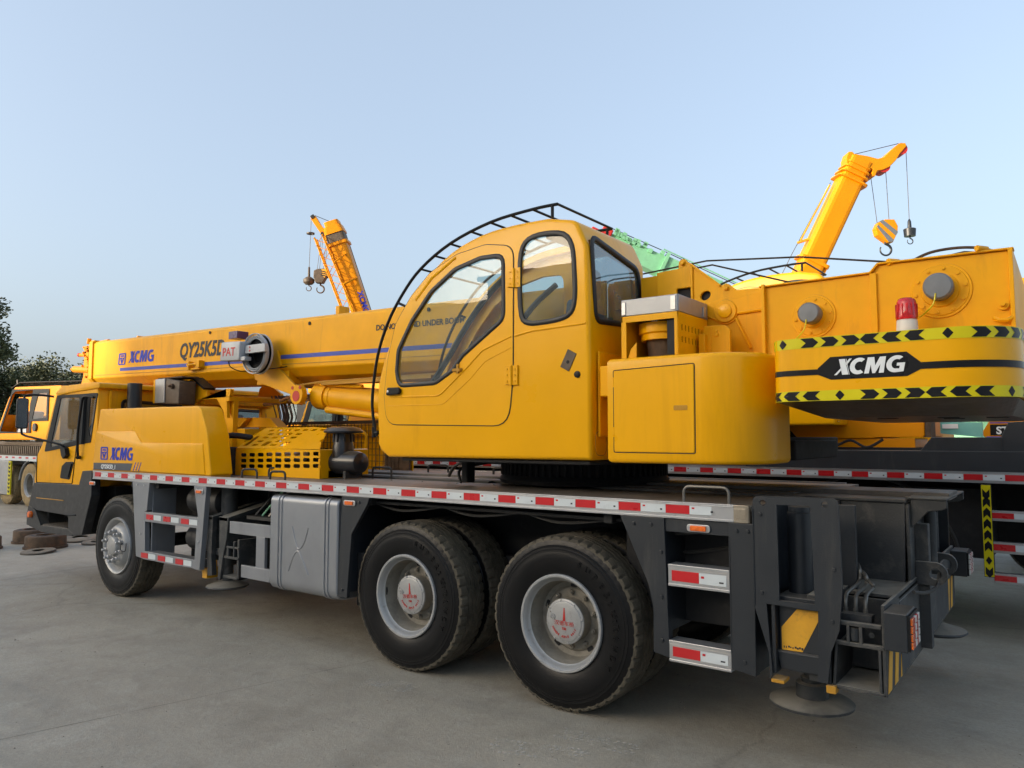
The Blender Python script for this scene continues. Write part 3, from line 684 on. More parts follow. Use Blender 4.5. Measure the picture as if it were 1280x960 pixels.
def make_wheel(kind, mats=('sidewall','tread')):
    w = bpy.data.objects.new('wheel', None); C.objects.link(w); w.empty_display_size = .1
    global me_t
    if kind == 'clay' or me_t is None:
        ty = tm.build('tyre', list(mats), None, autosm=30)
        if kind != 'clay': me_t = ty.data
    else:
        ty = bpy.data.objects.new('tyre', me_t); C.objects.link(ty)
    ty.parent = w; ty.name = 'tyre'
    if kind in ('dual', 'inner', 'clay'):
        mb = MB(); mb.lathe([(.030,.274),(.012,.286),(.004,.292),(.000,.296),(.003,.300),(.020,.302)][::1], (0,0,0), 'y', 64)
        mb.lathe([(.000,.296),(.001,.284),(.010,.276),(.028,.268),(.045,.262),(.050,.256)], (0,0,0), 'y', 64)
        mb.build('rim', 'rim', w)
        mb = MB(); mb.lathe([(.050,.256),(.075,.250),(.14,.243),(.165,.235),(.172,.215)], (0,0,0), 'y', 64)
        mb.lathe([(.172,.215),(.176,.205),(.160,.19),(.158,.15),(.165,.128)], (0,0,0), 'y', 48)
        mb.smooth = True
        for i in range(10):
            a = 2*PI*(i+.5)/10; x, z = .171*math.cos(a), .171*math.sin(a)
            mb.lathe([(.158,.016),(.135,.016),(.133,.012),(.125,.009),(.124,0)], (x,0,z), 'y', 6, sm=False)
        mb.tube([(-.19,.15,.07),(-.16,.11,.055),(-.10,.055,.05)], .005, 6)
        mb.build('rim_barrel', 'rim_dusty', w)
        mb = MB()
        for i in range(5):
            a = 2*PI*i/5+.3; x, z = .213*math.cos(a), .213*math.sin(a); mb.lathe([(.169,.0),(.169,.024),(.172,.026)], (x,0,z), 'y', 14)
        mb.build('vent_hole', 'under', w)
        if kind == 'dual':
            mb = MB(); mb.lathe([(.17,.133),(.09,.128),(.078,.126)], (0,0,0), 'y', 48); mb.build('hub', 'rim_dusty', w)
            mb = MB(); mb.lathe([(.080,.126),(.078,.139),(.066,.140),(.063,.137),(.062,.127),(.058,.124),(.056,.118),(.056,0)], (0,0,0), 'y', 56)
            for i in range(8):
                a = 2*PI*i/8+.2; mb.lathe([(.064,.007),(.057,.007),(.056,.004),(.056,0)], (.130*math.cos(a),0,.130*math.sin(a)), 'y', 6, sm=False)
            mb.lathe([(.056,.019),(.050,.018),(.050,.013),(.054,.012),(.054,.006),(.050,.006),(.050,0)], (-.085,0,.022), 'y', 16)
            cap = mb.build('hub_cap', 'rim', w)
    else:
        mb = MB(); mb.lathe([(.030,.274),(.010,.286),(.001,.292),(-.002,.296),(.003,.300),(.020,.302)], (0,0,0), 'y', 64)
        mb.lathe([(-.002,.296),(.001,.284),(.014,.272),(.040,.262),(.060,.250),(.056,.240),(.035,.228),(.012,.215),(-.004,.200),(-.010,.190),(-.010,.118)], (0,0,0), 'y', 64)
        mb.lathe([(-.010,.118),(-.012,.108),(-.040,.100),(-.052,.092),(-.056,.080),(-.058,0)], (0,0,0), 'y', 40)
        mb.build('rim', 'rim', w)
        mb = MB()
        for i in range(10):
            a = 2*PI*(i+.5)/10; x, z = .158*math.cos(a), .158*math.sin(a)
            mb.lathe([(-.008,.026),(-.020,.026),(-.020,.022),(-.046,.022),(-.050,.016),(-.050,.014),(-.078,.014),(-.083,.008),(-.083,0)], (x,0,z), 'y', 8, sm=False)
        mb.build('wheel_nut', 'alu', w)
        mb = MB(); mb.tube(smooth_open([(.175,-.018,.035),(.185,-.04,.03),(.19,-.04,-.03),(.22,-.01,-.035),(.222,-.004,.045)], 5), .0045, 6); mb.build('valve_hose', 'hose_g', w)
    return w
wd = make_wheel('dual'); wd.parent = crane; wd.location = Vector((0, TY, .54))-crane.location
tl = ring_text('SUPER STANDY', .405, .052, R(68), R(9), -.004, 'sidewall', wd, ext=.0035, bold=.001)
ring_text('11.00R20', .40, .045, R(-20), R(-7.5), -.004, 'sidewall', wd, ext=.0035, bold=.001)
cap_t = [text('汉德车桥', .032, (0,.0545,-.022), 'red_paint', wd, ext=.0006, align='CENTER', sx=1.15), text('7.0t', .020, (0,.0545,-.050), 'red_paint', wd, ext=.0006, bold=.001, align='CENTER')]
for o in cap_t: o.location = (0,0,0)
ring_text('HANDE AXLE 0017', .092, .018, R(208), R(9), .0545, 'red_paint', wd, ext=.0006, flip=True, bold=.0008)
mb = MB(); mb.prism([(-.009,.005),(.009,.005),(.004,.085),(-.002,.085)], 'xz', .0535, .056); mb.build('pointer_mark', 'red_paint', wd)
w2 = copy_tree(wd, crane); w2.location = Vector((-1.35, TY, .54))-crane.location; w2.rotation_euler = (0, R(-6), 0); wd.rotation_euler = (0, R(0), 0)
wi = make_wheel('inner'); wi.parent = crane; wi.location = Vector((0, TY+.335, .54))-crane.location; wi.rotation_euler = (0, R(11), 0)
w4 = copy_tree(wi, crane); w4.location = Vector((-1.35, TY+.335, .54))-crane.location; w4.rotation_euler = (0, R(31), 0)
wf = make_wheel('front'); wf.parent = crane; wf.location = Vector((-5.70, TY, .54))-crane.location
for x in (0, -1.35):
    for src, d in ((wi, .335), (wi, 0)):
        q = copy_tree(src, crane); q.location = Vector((x, 2.5-TY-d, .54))-crane.location; q.rotation_euler = (0, R(17*x), PI)
q = copy_tree(wf, crane); q.location = Vector((-5.70, 2.5-TY, .54))-crane.location; q.rotation_euler = (0, 0, PI)
# black mudguard arcs over the rear wheels
mb = MB()
for x in (-.68,):
    for y0 in (.1, 1.8):
        mb.box(-2.0, .62, y0, y0+.6, 1.19, 1.21)
mb.build('mudguard', 'under', crane)

# ---- rear outrigger
outl = rc([(1.262,1.392),(1.683,1.398),(1.692,.97),(1.672,.76),(1.632,.655),(1.615,.50),(1.560,.50),(1.580,.84),(1.315,.845),(1.39,.50),(1.33,.475),(1.33,.60),(1.262,.82)], [.035,.035,0,0,0,0,0,.0,.0,0,0,0,0])
outer = rc([(1.262,1.392),(1.683,1.398),(1.692,.97),(1.672,.76),(1.632,.655),(1.612,.50),(1.565,.50),(1.582,.842),(1.322,.846),(1.345,.50),(1.330,.475),(1.330,.60),(1.262,.82)], [.035,.035,.02,.02,.02]+[0]*8)
def hole(cx, cz, r, n=16): return [(cx+r*math.cos(2*PI*i/n), cz+r*math.sin(2*PI*i/n)) for i in range(n)]
mb = MB(); mb.prism(outer, 'xz', -.035, -.02, holes=[[(1.385,1.352),(1.552,1.354),(1.562,.872),(1.388,.868)], hole(1.315,1.358,.016), hole(1.622,1.363,.016)])
out_r = mb.build('rear_outrigger', 'grey', crane, bevel=.002)
mb = MB()
mb.box(1.345, 1.60, -.0195, .0, .848, .868); mb.box(1.34, 1.36, -.019, .30, .50, .86); mb.box(1.57, 1.60, -.019, .42, .50, .86)
mb.box(1.285, 1.305, -.018, .42, .86, 1.33); mb.box(1.64, 1.66, -.018, .05, .86, 1.36); mb.box(1.285,1.66,.42,.45,.5,1.33)
mb.box(1.36, 1.57, .01, .40, .86, .885)
mb.build('jack_housing', 'grey', out_r, bevel=.003)
mb = MB(); mb.cyl((1.437,.18,.86),(1.437,.18,1.30),.062,28); mb.cyl((1.437,.18,1.302),(1.437,.18,1.33),.055,28); mb.build('jack_cylinder', 'grey', out_r)
mb = MB(); mb.box(1.362, 1.568, .03, .36, .60, .845); mb.prism([(1.35,.61),(1.59,.61),(1.58,.515),(1.37,.515)], 'xz', .015, .38); jb = mb.build('jack_foot_box', 'grey', out_r, bevel=.008, seg=3)
mb = MB(); mb.prism([(1.376,.725),(1.455,.824),(1.560,.826),(1.560,.78),(1.478,.614),(1.376,.612)], 'xz', .0275, .031); mb.build('hazard_plate', 'orange_plate', jb)
mb = MB(); rr_ = random.Random(4)
for i in range(9): x = 1.385+i*.011; mb.box(x, x+.004+rr_.random()*.006, .0262, .0275, .622+rr_.random()*.006, .630+rr_.random()*.008)
mb.build('chipped_paint', 'grey', jb)
mb = MB(); mb.lathe([(.52,.0),(.52,.058),(.475,.058),(.47,.043),(.44,.040),(.43,.055),(.405,.052),(.40,.080),(.33,.082),(.325,.0)], (1.452,.27,0), 'z', 32); mb.build('jack_rod', 'grey_dusty', out_r)
mb = MB(); mb.lathe([(.275,0),(.275,.19),(.282,.212),(.296,.214),(.303,.205),(.330,.10),(.335,0)], (1.44,.30,0), 'z', 48); mb.build('foot_pad', 'grey_dusty', out_r)
mb = MB(); mb.box(1.335, 1.40, -.03, .06, .455, .474); mb.box(1.60, 1.645, -.025, .03, .452, .49); mb.build('wooden_block', 'yellow_dull', out_r, bevel=.004)
# transverse box beam with the open end
mb = MB()
mb.box(1.61, 1.865, .0, 2.50, .475, .488); mb.box(1.853, 1.870, .0, 2.50, .475, .90); mb.box(1.50, 1.615, .05, 2.45, .475, .90)
mb.box(1.50, 1.87, .36, 2.14, .868, .885)
mb.box(1.60, 1.62, -.005, .06, .475, .70)
mb.box(1.63, 1.862, -.004, .03, .688, .706); mb.box(1.66, 1.852, -.004, .03, .785, .803)
mb.box(1.695, 1.711, -.003, .03, .70, .79); mb.box(1.752, 1.768, -.003, .03, .70, .79); mb.box(1.62, 1.855, .35, .37, .50, .86)
for p in ([(1.625,.49),(1.640,.49),(1.655,.69),(1.642,.69)], [(1.835,.49),(1.848,.49),(1.848,.69),(1.835,.69)]): mb.prism(p, 'xz', -.002, .34)
mb.prism([(1.62,.488),(1.85,.488),(1.85,.494),(1.62,.494)], 'xz', 0, .34)
beam = mb.build('outrigger_beam', 'grey_dusty', crane, bevel=.003)
mb = MB(); mb.lathe([(.715,0),(.715,.03),(.775,.03),(.775,0)], (1.731,.03,0), 'z', 20); mb.lathe([(.0,.0),(.0,.014),(.02,.014)], (1.80,.04,.745), 'y', 14); mb.box(1.66,1.80,.05,.12,.795,.83)
mb.build('roller', 'grey', beam)
mb = MB()
for i, dx in enumerate((0, .047, .092)):
    mb.tube(smooth_open([(1.56+dx*.5,.66-.04*i,1.0-.03*i),(1.64+dx*.6,.52-.04*i,1.005-.03*i),(1.668+dx*.8,.45-.03*i,.985-.03*i),(1.668+dx*.8,.42-.02*i,.925-.01*i),(1.66+dx,.20,.905),(1.668+dx,.13,.88),(1.668+dx,.12,.815)], 6), .0095, 8)
    mb.cyl((1.668+dx,.12,.845),(1.668+dx,.12,.80),.013,6)
mb.build('hydraulic_pipe', 'pipe', beam)
mb = MB(); mb.tube(smooth_open([(1.50,.60,1.20),(1.53,.58,1.17),(1.545,.5,1.12),(1.52,.42,1.03),(1.51,.4,.9)], 6), .012, 8); mb.build('hydraulic_hose', 'hose_g', beam)
# tail-lamp box at the corner, and its twin across the truck
for yy, sgn in ((0, 1), (2.5, -1)):
    mb = MB(); a, b = sorted((yy-sgn*.05, yy+sgn*.17)); mb.box(1.872, 1.972, a, b, .705, .882)
    lb = mb.build('tail_lamp_box', 'grey', crane, bevel=.005)
    mb = MB(); y0 = a+.01; seg_ = (b-a-.02)/5
    for i in range(5):
        mb.mat = (0 if sgn > 0 else 4) if i == 0 else (1 if i in (1,3) else 2)
        if sgn < 0 and i == 0: mb.mat = 2
        for k in range(4): mb.box(1.972, 1.992, y0+i*seg_+.003, y0+(i+1)*seg_-.003, .722+k*.036, .722+k*.036+.030)
    mb.mat = 3; mb.box(1.972, 1.983, a+.002, b-.002, .712, .874)
    mb.build('tail_lamp', ['orange_lens','red_lens','white_plastic','black'], lb, bevel=.002)
# hazard striping on the rear face of the beam
mb = MB()
for i in range(22):
    y = .01+i*.16
    if y > 2.34: break
    mb.prism([(y,.49),(y+.085,.49),(y+.145,.70),(y+.06,.70)], 'yz', 1.8705, 1.8725)
mb.build('hazard_stripes', 'orange_plate', beam)
# rear frame plates, gusset arm, towing lugs
mb = MB()
mb.prism([(1.50,1.325),(1.842,1.328),(1.828,.872),(1.50,.872)], 'xz', .80, .83)
mb.box(1.842, 1.862, .80, 1.70, .60, 1.32); mb.box(1.30, 1.50, .45, .80, .86, 1.326); mb.prism([(1.50,1.325),(1.842,1.328),(1.828,.872),(1.50,.872)], 'xz', 1.68, 1.70)
mb.prism([(1.865,1.348),(2.045,1.352),(2.045,1.305),(2.02,1.292),(1.95,1.280),(1.865,1.185)], 'xz', .83, .85); mb.prism([(1.865,1.348),(2.045,1.352),(2.045,1.305),(2.02,1.292),(1.95,1.280),(1.865,1.185)], 'xz', 1.60, 1.62)
mb.box(1.84, 2.045, .82, 1.64, 1.346, 1.356); mb.box(1.30, 1.85, .78, 1.72, 1.328, 1.343)
mb.box(1.86, 1.93, .95, 1.02, .5, 1.2); mb.cyl((1.90,1.25,.90),(1.90,1.25,1.25),.035,14); mb.box(1.864, 1.874, .36, 2.14, .49, .86)
mb.build('rear_frame', 'grey_dusty', crane, bevel=.004)
for y, dz in ((.92, .0), (1.34, .0)):
    mb = MB(); p = [(1.862,.86),(1.962,.86)]+[(1.962+.062*math.cos(t), .925+.065*math.sin(t)) for t in [R(-90+i*18) for i in range(1,10)]]+[(1.962,.99),(1.862,.99)]
    mb.prism(p, 'xz', y, y+.035, holes=[hole(1.962,.925,.03)]); mb.build('towing_lug', 'grey_dusty', crane, bevel=.003)
mb = MB(); mb.tube(smooth_open([(1.98,.95,.93),(1.97,.90,.86),(1.93,.80,.84),(1.9,.60,.87)], 5), .010, 8); mb.build('electric_cable', 'hose_g', crane)
# far outrigger feet
for x, y in ((1.75, 2.36), (-3.87, 2.28)):
    mb = MB(); mb.lathe([(.285,0),(.285,.19),(.30,.21),(.31,.205),(.345,.09),(.36,.05),(1.2,.05),(1.2,0)], (x,y,0), 'z', 32); mb.build('jack', 'grey_dusty', crane)
mb = MB(); mb.box(1.4, 1.85, 2.46, 2.5, .5, 1.3); mb.build('far_outrigger_plate', 'grey', crane)

# ---- front hood panel
hp = rc([(-6.222,1.345),(-3.840,1.345),(-3.925,1.75),(-4.06,2.005),(-6.085,2.022)], [0,.02,.3,.12,.03], 6)
hood = shell('side_cover', 'yellow', crane, hp, 'xz', -.002, .23, .055, 5)
sw = rc([(-6.195,1.352),(-3.93,1.352),(-3.985,1.645),(-5.13,1.650),(-5.275,1.768),(-6.14,1.772)], [0,0,.02,.04,.04,.01], 4)
shell('swage_panel', 'yellow', hood, sw, 'xz', -.010, .01, .006, 2)
mb = MB(); mb.box(-6.222, -3.85, .002, .21, 1.3285, 1.345); mb.build('base_strip', 'yellow_dull', hood)
def emblem(x, z, w, h, y, parent, mat='blue', sl=0., m2='yellow', tz=0.):
    """badge: a rounded frame with a notched wedge in it"""
    k = lambda a, b: (x+w*a+sl*h*b, z+h*b+tz*w*a)
    mb = MB(); mb.prism(rc([k(0,0),k(1,0),k(1,1),k(0,1)], w*.12), 'xz', y-.0022, y, holes=[[k(.14,.10),k(.86,.10),k(.86,.88),k(.14,.88)]])
    mb.prism([k(.18,.62),k(.82,.62),k(.56,.12),k(.44,.12)], 'xz', y-.0022, y, holes=[[k(.40,.54),k(.60,.54),k(.5,.34)]])
    mb.prism([k(.22,.70),k(.78,.70),k(.70,.82),k(.30,.82)], 'xz', y-.0022, y)
    return mb.build('emblem', mat, parent)
def xlogo(x, z, h, y, parent, mat, bold=.02, tz=0., sx=1., gap_mat=None):
    """the maker's four letters: heavy, leaning, the X crossed by thin diagonals"""
    T_ = Matrix(((1,0,0,x),(0,1,0,y),(tz,0,1,z),(0,0,0,1)))
    mb = MB(); sh = .16; k = lambda a, b: ((a*sx+sh*b)*h, b*h)
    def poly(pts, holes=()): mb.prism([k(*p) for p in pts], 'xz', -.0022, 0, holes=[[k(*p) for p in hh] for hh in holes])
    mb.T = T_
    poly([(-.02,1.),(.30,1.),(.60,0.),(.27,0.)])
    poly([(-.16,0),(-.02,0),(.215,.34),(.170,.46)]); poly([(.355,.72),(.405,.55),(.66,1.),(.53,1.)]); poly([(.345,1.),(.375,1.),(.66,0.),(.63,0.)])
    def arc(cx, cz, rx, rz, a0, a1, n=18): return [(cx+rx*math.cos(R(a0+(a1-a0)*i/n)), cz+rz*math.sin(R(a0+(a1-a0)*i/n))) for i in range(n+1)]
    poly(arc(1.08,.5,.46,.52,52,308)+arc(1.10,.5,.22,.28,300,60))                                  # C
    poly([(1.42,0),(1.66,0),(1.70,.55),(1.84,0),(1.98,0),(2.20,.56),(2.17,0),(2.42,0),(2.42,1.),(2.12,1.),(1.94,.48),(1.83,1.),(1.50,1.)])   # M
    poly(arc(2.98,.5,.48,.52,50,262)+[(3.02,-.02),(3.40,.02),(3.42,.56),(3.02,.56),(3.02,.38),(3.18,.38),(3.17,.20)]+arc(3.0,.5,.24,.29,280,62))   # G
    o = mb.build('logo_lettering', mat, parent); return o
emblem(-6.010, 1.460, .165, .142, -.011, hood); xlogo(-5.775, 1.462, .135, -.011, hood, 'blue', sx=1.02)
mb = MB(); mb.prism([(-6.165,1.350),(-5.34,1.356),(-5.30,1.432),(-6.165,1.424)], 'xz', -.0125, -.0102); mb.build('model_band', 'decal_grey', hood)
text('QY25K5D_1', .062, (-5.985,-.0135,1.367), 'decal_white', hood, bold=.0010, shear=.1)
mb = MB()
for i in range(3): x = -5.285+i*.055; mb.prism([(x,1.355),(x+.012,1.355),(x+.062,1.445),(x+.05,1.445)], 'xz', -.0125, -.0102)
mb.build('slash_marks', 'blue', hood)
# ---- driver's cab
def driver_cab(parent, off=(0,0,0), detail=True):
    prof = rc([(-7.83,1.135),(-7.772,1.50),(-7.56,1.72),(-7.315,2.215),(-7.25,2.275),(-7.05,2.305),(-6.25,2.312),(-6.215,2.20),(-6.19,1.30),(-6.28,1.30),(-6.47,1.135)], [.02,.05,.05,.05,.04,.05,.03,.0,.02,.0,.03], 4)
    inner = inset(prof, .045); fr = [(-7.545,1.56),(-7.500,1.545),(-6.49,1.655),(-6.352,1.655),(-6.258,2.07),(-6.225,2.198),(-7.255,2.205)]
    inner = [(-7.79,1.175),(-7.73,1.49),(-7.52,1.71),(-7.275,2.20),(-7.22,2.23),(-7.05,2.26),(-6.28,2.268),(-6.262,2.20),(-6.235,1.34),(-6.48,1.175)]
    cuts = [lambda m: m.prism(inner, 'xz', .075, 2.425), lambda m: m.prism(fr, 'xz', -.2, .31), lambda m: m.prism(fr, 'xz', 2.19, 2.7),
            lambda m: m.prism([(-7.95,1.66),(-7.48,1.66),(-7.21,2.16),(-7.45,2.30)], 'xz', .12, 2.38), lambda m: m.prism(rw1, 'yz', -6.4, -6.0), lambda m: m.prism(rw2, 'yz', -6.4, -6.0)]
    rw1 = rc([(.30,1.75),(1.22,1.75),(1.22,2.075),(.30,2.135)], .05, 4); rw2 = rc([(1.62,1.75),(2.22,1.75),(2.22,2.055),(1.62,2.07)], .05, 4)
    cab = shell('driver_cab', 'yellow_old', parent, prof, 'xz', .03, 2.47, .035, 4, cuts, loc=off)
    for w_ in (rw1, rw2):
        mb = MB(); mb.T = Matrix.Translation((-6.20,0,0)) @ Matrix.Diagonal((.6,1,1,1)); mb.tube([(0,p[0],p[1]) for p in w_], .020, 6, close=True); mb.build('window_seal', 'gasket', cab)
        mb = MB(); mb.sheet(w_, 'yz', -6.215); mb.build('rear_window', 'glass_dark', cab)
    mb = MB(); mb.box(-6.20,-6.172,.14,.165,1.4,2.24); mb.box(-6.20,-6.165,1.38,1.44,1.4,2.22); mb.build('body_rib', 'yellow_old', cab, bevel=.004)
    rf = shell('roof', 'yellow_old', cab, rc([(-7.32,2.235),(-7.12,2.325),(-6.30,2.335),(-6.16,2.318),(-6.16,2.265),(-6.9,2.235),(-7.2,2.215)], [.02,.03,.03,.02,.01,.0,.0], 4), 'xz', .015, 2.485, .02, 3)
    mb = MB(); g1 = [(-7.400,1.585),(-6.675,1.675),(-6.660,2.175),(-7.165,2.180)]; g2 = [(-6.415,1.80),(-6.350,1.68),(-6.262,2.07),(-6.252,2.175),(-6.395,2.172)]
    out = rc([(-7.560,1.53),(-6.49,1.636),(-6.345,1.648),(-6.245,2.07),(-6.216,2.210),(-7.262,2.216)], .02, 4)
    mb.prism(out, 'xz', .024, .034, holes=[rc(g1, .03, 4), rc(g2, .02, 3)]); mb.prism(out, 'xz', 2.466, 2.476, holes=[rc(g1, .03, 4)])
    mb.build('window_frame', 'black', cab)
    mb = MB(); mb.sheet(rc(g1, .03, 4), 'xz', .031); mb.sheet(rc(g2, .02, 3), 'xz', .031); mb.build('window', 'glass_side', cab)
    mb = MB(); mb.sheet(rc(g1, .03, 4), 'xz', 2.47); mb.sheet(rc(g2, .02, 3), 'xz', 2.47); mb.build('window', 'glass_side', cab)
    mb = MB(); mb.add([(-7.655,.11,1.60),(-7.655,2.39,1.60),(-7.36,2.39,2.19),(-7.36,.11,2.19)], [(0,1,2,3)]); mb.build('windscreen', 'glass_side', cab)
    mb = MB(); mb.tube([(-6.53,.028,1.63),(-6.50,.028,2.18)], .03, 6); mb.build('door_pillar', 'black', cab)
    mb = MB(); mb.box(-7.2,-6.5,.25,2.2,1.35,1.5); mb.box(-6.6,-6.5,.3,.8,1.5,2.02); mb.box(-7.0,-6.5,.3,.8,1.5,1.58); mb.box(-6.6,-6.5,1.6,2.1,1.5,2.02); mb.box(-7.6,-7.35,.2,2.3,1.4,1.66)
    mb.build('interior', 'cab_in', cab, bevel=.03)
    mb = MB(); rg = [(-7.13+.05*math.cos(a)-.0,.55+.2*math.sin(a),1.78+.18*math.cos(a)) for a in [2*PI*i/20 for i in range(20)]]; mb.tube(rg, .013, 6, close=True); mb.cyl((-7.13,.55,1.78),(-7.3,.55,1.5),.02,8); mb.build('steering_wheel', 'black', cab)
    mb = MB(); mb.tube([(x, .027, z) for x, z in rc([(-7.775,1.50),(-7.762,1.148),(-6.772,1.166),(-6.70,1.60)], [0,.02,.03,0], 4)], .005, 6); mb.tube([(-6.70,.027,1.6),(-6.675,.027,1.66)], .005, 6); mb.build('door_seam', 'black', cab)
    mb = MB(); h = rc([(-7.092,1.222),(-7.050,1.370),(-6.95,1.416),(-6.745,1.424),(-6.845,1.213)], .025, 4); mb.prism(h, 'xz', .022, .034); mb.prism(inset(h, .022), 'xz', .012, .03); mb.build('door_handle', 'black', cab, bevel=.004)
    mb = MB(); mb.tube(smooth_open([(-6.585,.02,1.475),(-6.565,-.01,1.50),(-6.545,-.03,1.75),(-6.475,-.03,2.10),(-6.44,-.03,2.165),(-6.38,-.01,2.175),(-6.30,.02,2.16)], 5), .014, 8); mb.cyl((-6.60,.03,1.475),(-6.55,-.02,1.475),.02,8); mb.build('grab_bar', 'black', cab)
    if detail:
        # mirrors on their long arm
        mb = MB(); mb.T = Matrix.Translation((-7.50,-.26,1.995)) @ Matrix.Rotation(R(-14), 4, 'Z'); mb.prism(rc([(-.062,-.185),(.062,-.185),(.062,.185),(-.062,.185)], .035, 4), 'yz', -.03, .03)
        mi = mb.build('mirror', 'black_matt', cab, bevel=.015, seg=3)
        mb = MB(); mb.T = Matrix.Translation((-7.50,-.26,1.995)) @ Matrix.Rotation(R(-14), 4, 'Z'); mb.prism(rc([(-.05,-.17),(.05,-.17),(.05,.17),(-.05,.17)], .03, 4), 'yz', .031, .035); mb.build('mirror_glass', 'glass_dark', mi)
        mb = MB(); mb.tube(smooth_open([(-7.36,.03,2.205),(-7.42,-.10,2.22),(-7.49,-.22,2.215),(-7.495,-.25,2.15),(-7.50,-.26,1.80),(-7.47,-.24,1.735),(-7.33,-.18,1.70),(-7.0,-.02,1.62),(-6.98,.02,1.56)], 5), .013, 8)
        mb.prism([(-7.03,1.60),(-6.90,1.58),(-6.86,1.50),(-6.93,1.455),(-6.98,1.49)], 'xz', -.02, .028); mb.build('mirror_arm', 'black', cab)
    # black lower cladding with the entry step
    lower = [(-7.812,1.144),(-6.58,1.163),(-6.503,1.322),(-6.275,1.335),(-6.262,1.05),(-6.455,.60),(-6.66,.572),(-6.83,.60),(-6.84,.645),(-7.50,.628),(-7.73,.80),(-7.80,.83),(-7.94,.84),(-7.915,.90)]
    mb = MB(); mb.prism([(-7.812,1.144),(-6.58,1.163),(-6.503,1.322),(-6.275,1.335),(-6.262,1.05),(-6.43,.66),(-6.455,.60),(-6.655,.572),(-6.81,.60),(-6.82,.795),(-7.72,.81),(-7.935,.86)], 'xz', .018, .12)
    mb.prism([(-7.935,.86),(-7.72,.81),(-7.535,.635),(-6.82,.645),(-6.66,.60),(-6.69,.568),(-7.53,.555),(-7.97,.615),(-7.985,.75)], 'xz', .016, .12)
    mb.box(-6.80,-6.60,.05,.4,.58,1.15); mb.box(-7.5,-6.8,.12,.45,.62,.64); mb.box(-7.6,-6.3,.30,.50,.7,1.14)
    mb.prism([(-7.812,1.144),(-7.985,.75),(-7.97,.615),(-7.6,.56),(-7.6,1.144)], 'xz', .12, 2.38); mb.prism([(-7.812,1.144),(-6.58,1.163),(-6.3,1.3),(-6.3,.6),(-7.97,.615),(-7.985,.75)], 'xz', 2.38, 2.48)
    bp = mb.build('bumper_skirt', 'black_matt', cab, bevel=.006)
    mb = MB(); mb.box(-7.50,-6.84,.02,.26,.640,.652); 
    for i in range(9): mb.box(-7.46+i*.07,-7.43+i*.07,.02,.25,.652,.660)
    mb.build('entry_step', 'rust_grey', bp)
    mb = MB(); mb.tube([(-7.70,.014,.962),(-6.95,.014,.965)], .006, 5); mb.build('crease_line', 'yellow_dull', bp)
    mb = MB(); mb.tube([(-7.80,.012,.83),(-7.715,.012,.815),(-7.53,.012,.64)], .007, 6); mb.tube([(-6.81,.012,.80),(-6.62,.012,.815)], .007, 6); mb.build('skirt_edge', 'black', bp)
    mb = MB(); mb.lathe([(.018,0),(.018,.04),(-.01,.042),(-.022,.034),(-.028,0)][::-1], (-7.835,0,.752), 'y', 18); mb.build('turn_lamp', 'orange_lens', bp)
    return cab
dcab = driver_cab(crane, -Vector(crane.location))
mb = MB(); mb.lathe([(1.85,0),(1.85,.078),(2.325,.078),(2.328,.070),(2.25,.070),(2.25,0)], (-6.03,.35,0), 'z', 28); mb.build('air_intake_stack', 'grey', crane)

# ---- engine cover with slots, its top cowl, air cleaner, mesh guard
def slot_rect(x0, x1, z0, z1, r=.018, n=3): return rc([(x0,z0),(x1,z0),(x1,z1),(x0,z1)], min(r,(z1-z0)*.48), n)
mb = MB(); holes = []
for k in range(3):
    for i in range(9):
        c = -3.985+i*.1395+.02; zc = 1.53-k*.055+(.004*i*.8); holes.append(slot_rect(c-.049, c+.049, zc-.018, zc+.018, .017))
mb.prism([(-4.17,1.332),(-2.80,1.332),(-2.80,1.588),(-4.085,1.598),(-4.17,1.56)], 'xz', .42, .426, holes=holes)
ec = mb.build('engine_cover', 'yellow', crane, autosm=30)
# sloping upper face: same sheet folded back, built in a tilted frame (origin at the fold)
mb = MB(); y0, z0, y1, z1 = .42, 1.592, .84, 1.80; ln = math.hypot(y1-y0, z1-z0)
mb.T = Matrix(((1,0,0,0),(0,-(z1-z0)/ln,(y1-y0)/ln,y0),(0,(y1-y0)/ln,(z1-z0)/ln,z0),(0,0,0,1)))
holes = [rc([(-4.055,.05),(-3.975,.05),(-4.045,.27),(-4.105,.27)], .012, 2)]
for k, v in enumerate((.075, .155, .235, .315)):
    for i in range(4):
        c = -3.86+i*.15-.2*v
        if i in (1, 3) and k == 1: continue
        hgt = .058 if i in (1, 3) and k == 0 else .019
        holes.append(slot_rect(c-.045, c+.045, v-.019 if hgt < .03 else v-.02, v+hgt if hgt < .03 else v+.075, .016))
for i in range(7): holes.append(slot_rect(-4.055+i*.135, -3.975+i*.135, .385, .423, .015))
holes.append(slot_rect(-2.985,-2.955,.15,.205,.012))
mb.prism([(-4.085,0),(-2.80,0),(-3.17,.44),(-3.40,ln),(-4.20,ln)], 'xz', 0, .006, holes=[h for h in holes if all(0.01 < p[1] < ln-.01 for p in h)])
mb.build('sloping_panel', 'yellow', ec)
mb = MB(); mb.add([(-4.17,.42,1.332),(-4.17,.42,1.56),(-4.085,.42,1.598),(-4.20,.84,1.80),(-4.48,.80,1.70),(-4.48,.80,1.332)], [(0,1,2),(0,2,3,4,5)]); mb.build('front_return', 'yellow', ec)
mb = MB(); mb.prism([(-2.80,1.332),(-2.80,1.588),(-2.83,1.595),(-2.83,1.332)], 'xz', .43, 1.0); mb.build('end_return', 'yellow', ec)
mb = MB(); mb.box(-4.1,-3.2,.62,1.2,1.33,1.56); mb.lathe([(-3.9,0),(-3.9,.12),(-3.1,.12),(-3.1,0)], (0,.75,1.47), 'x', 20)
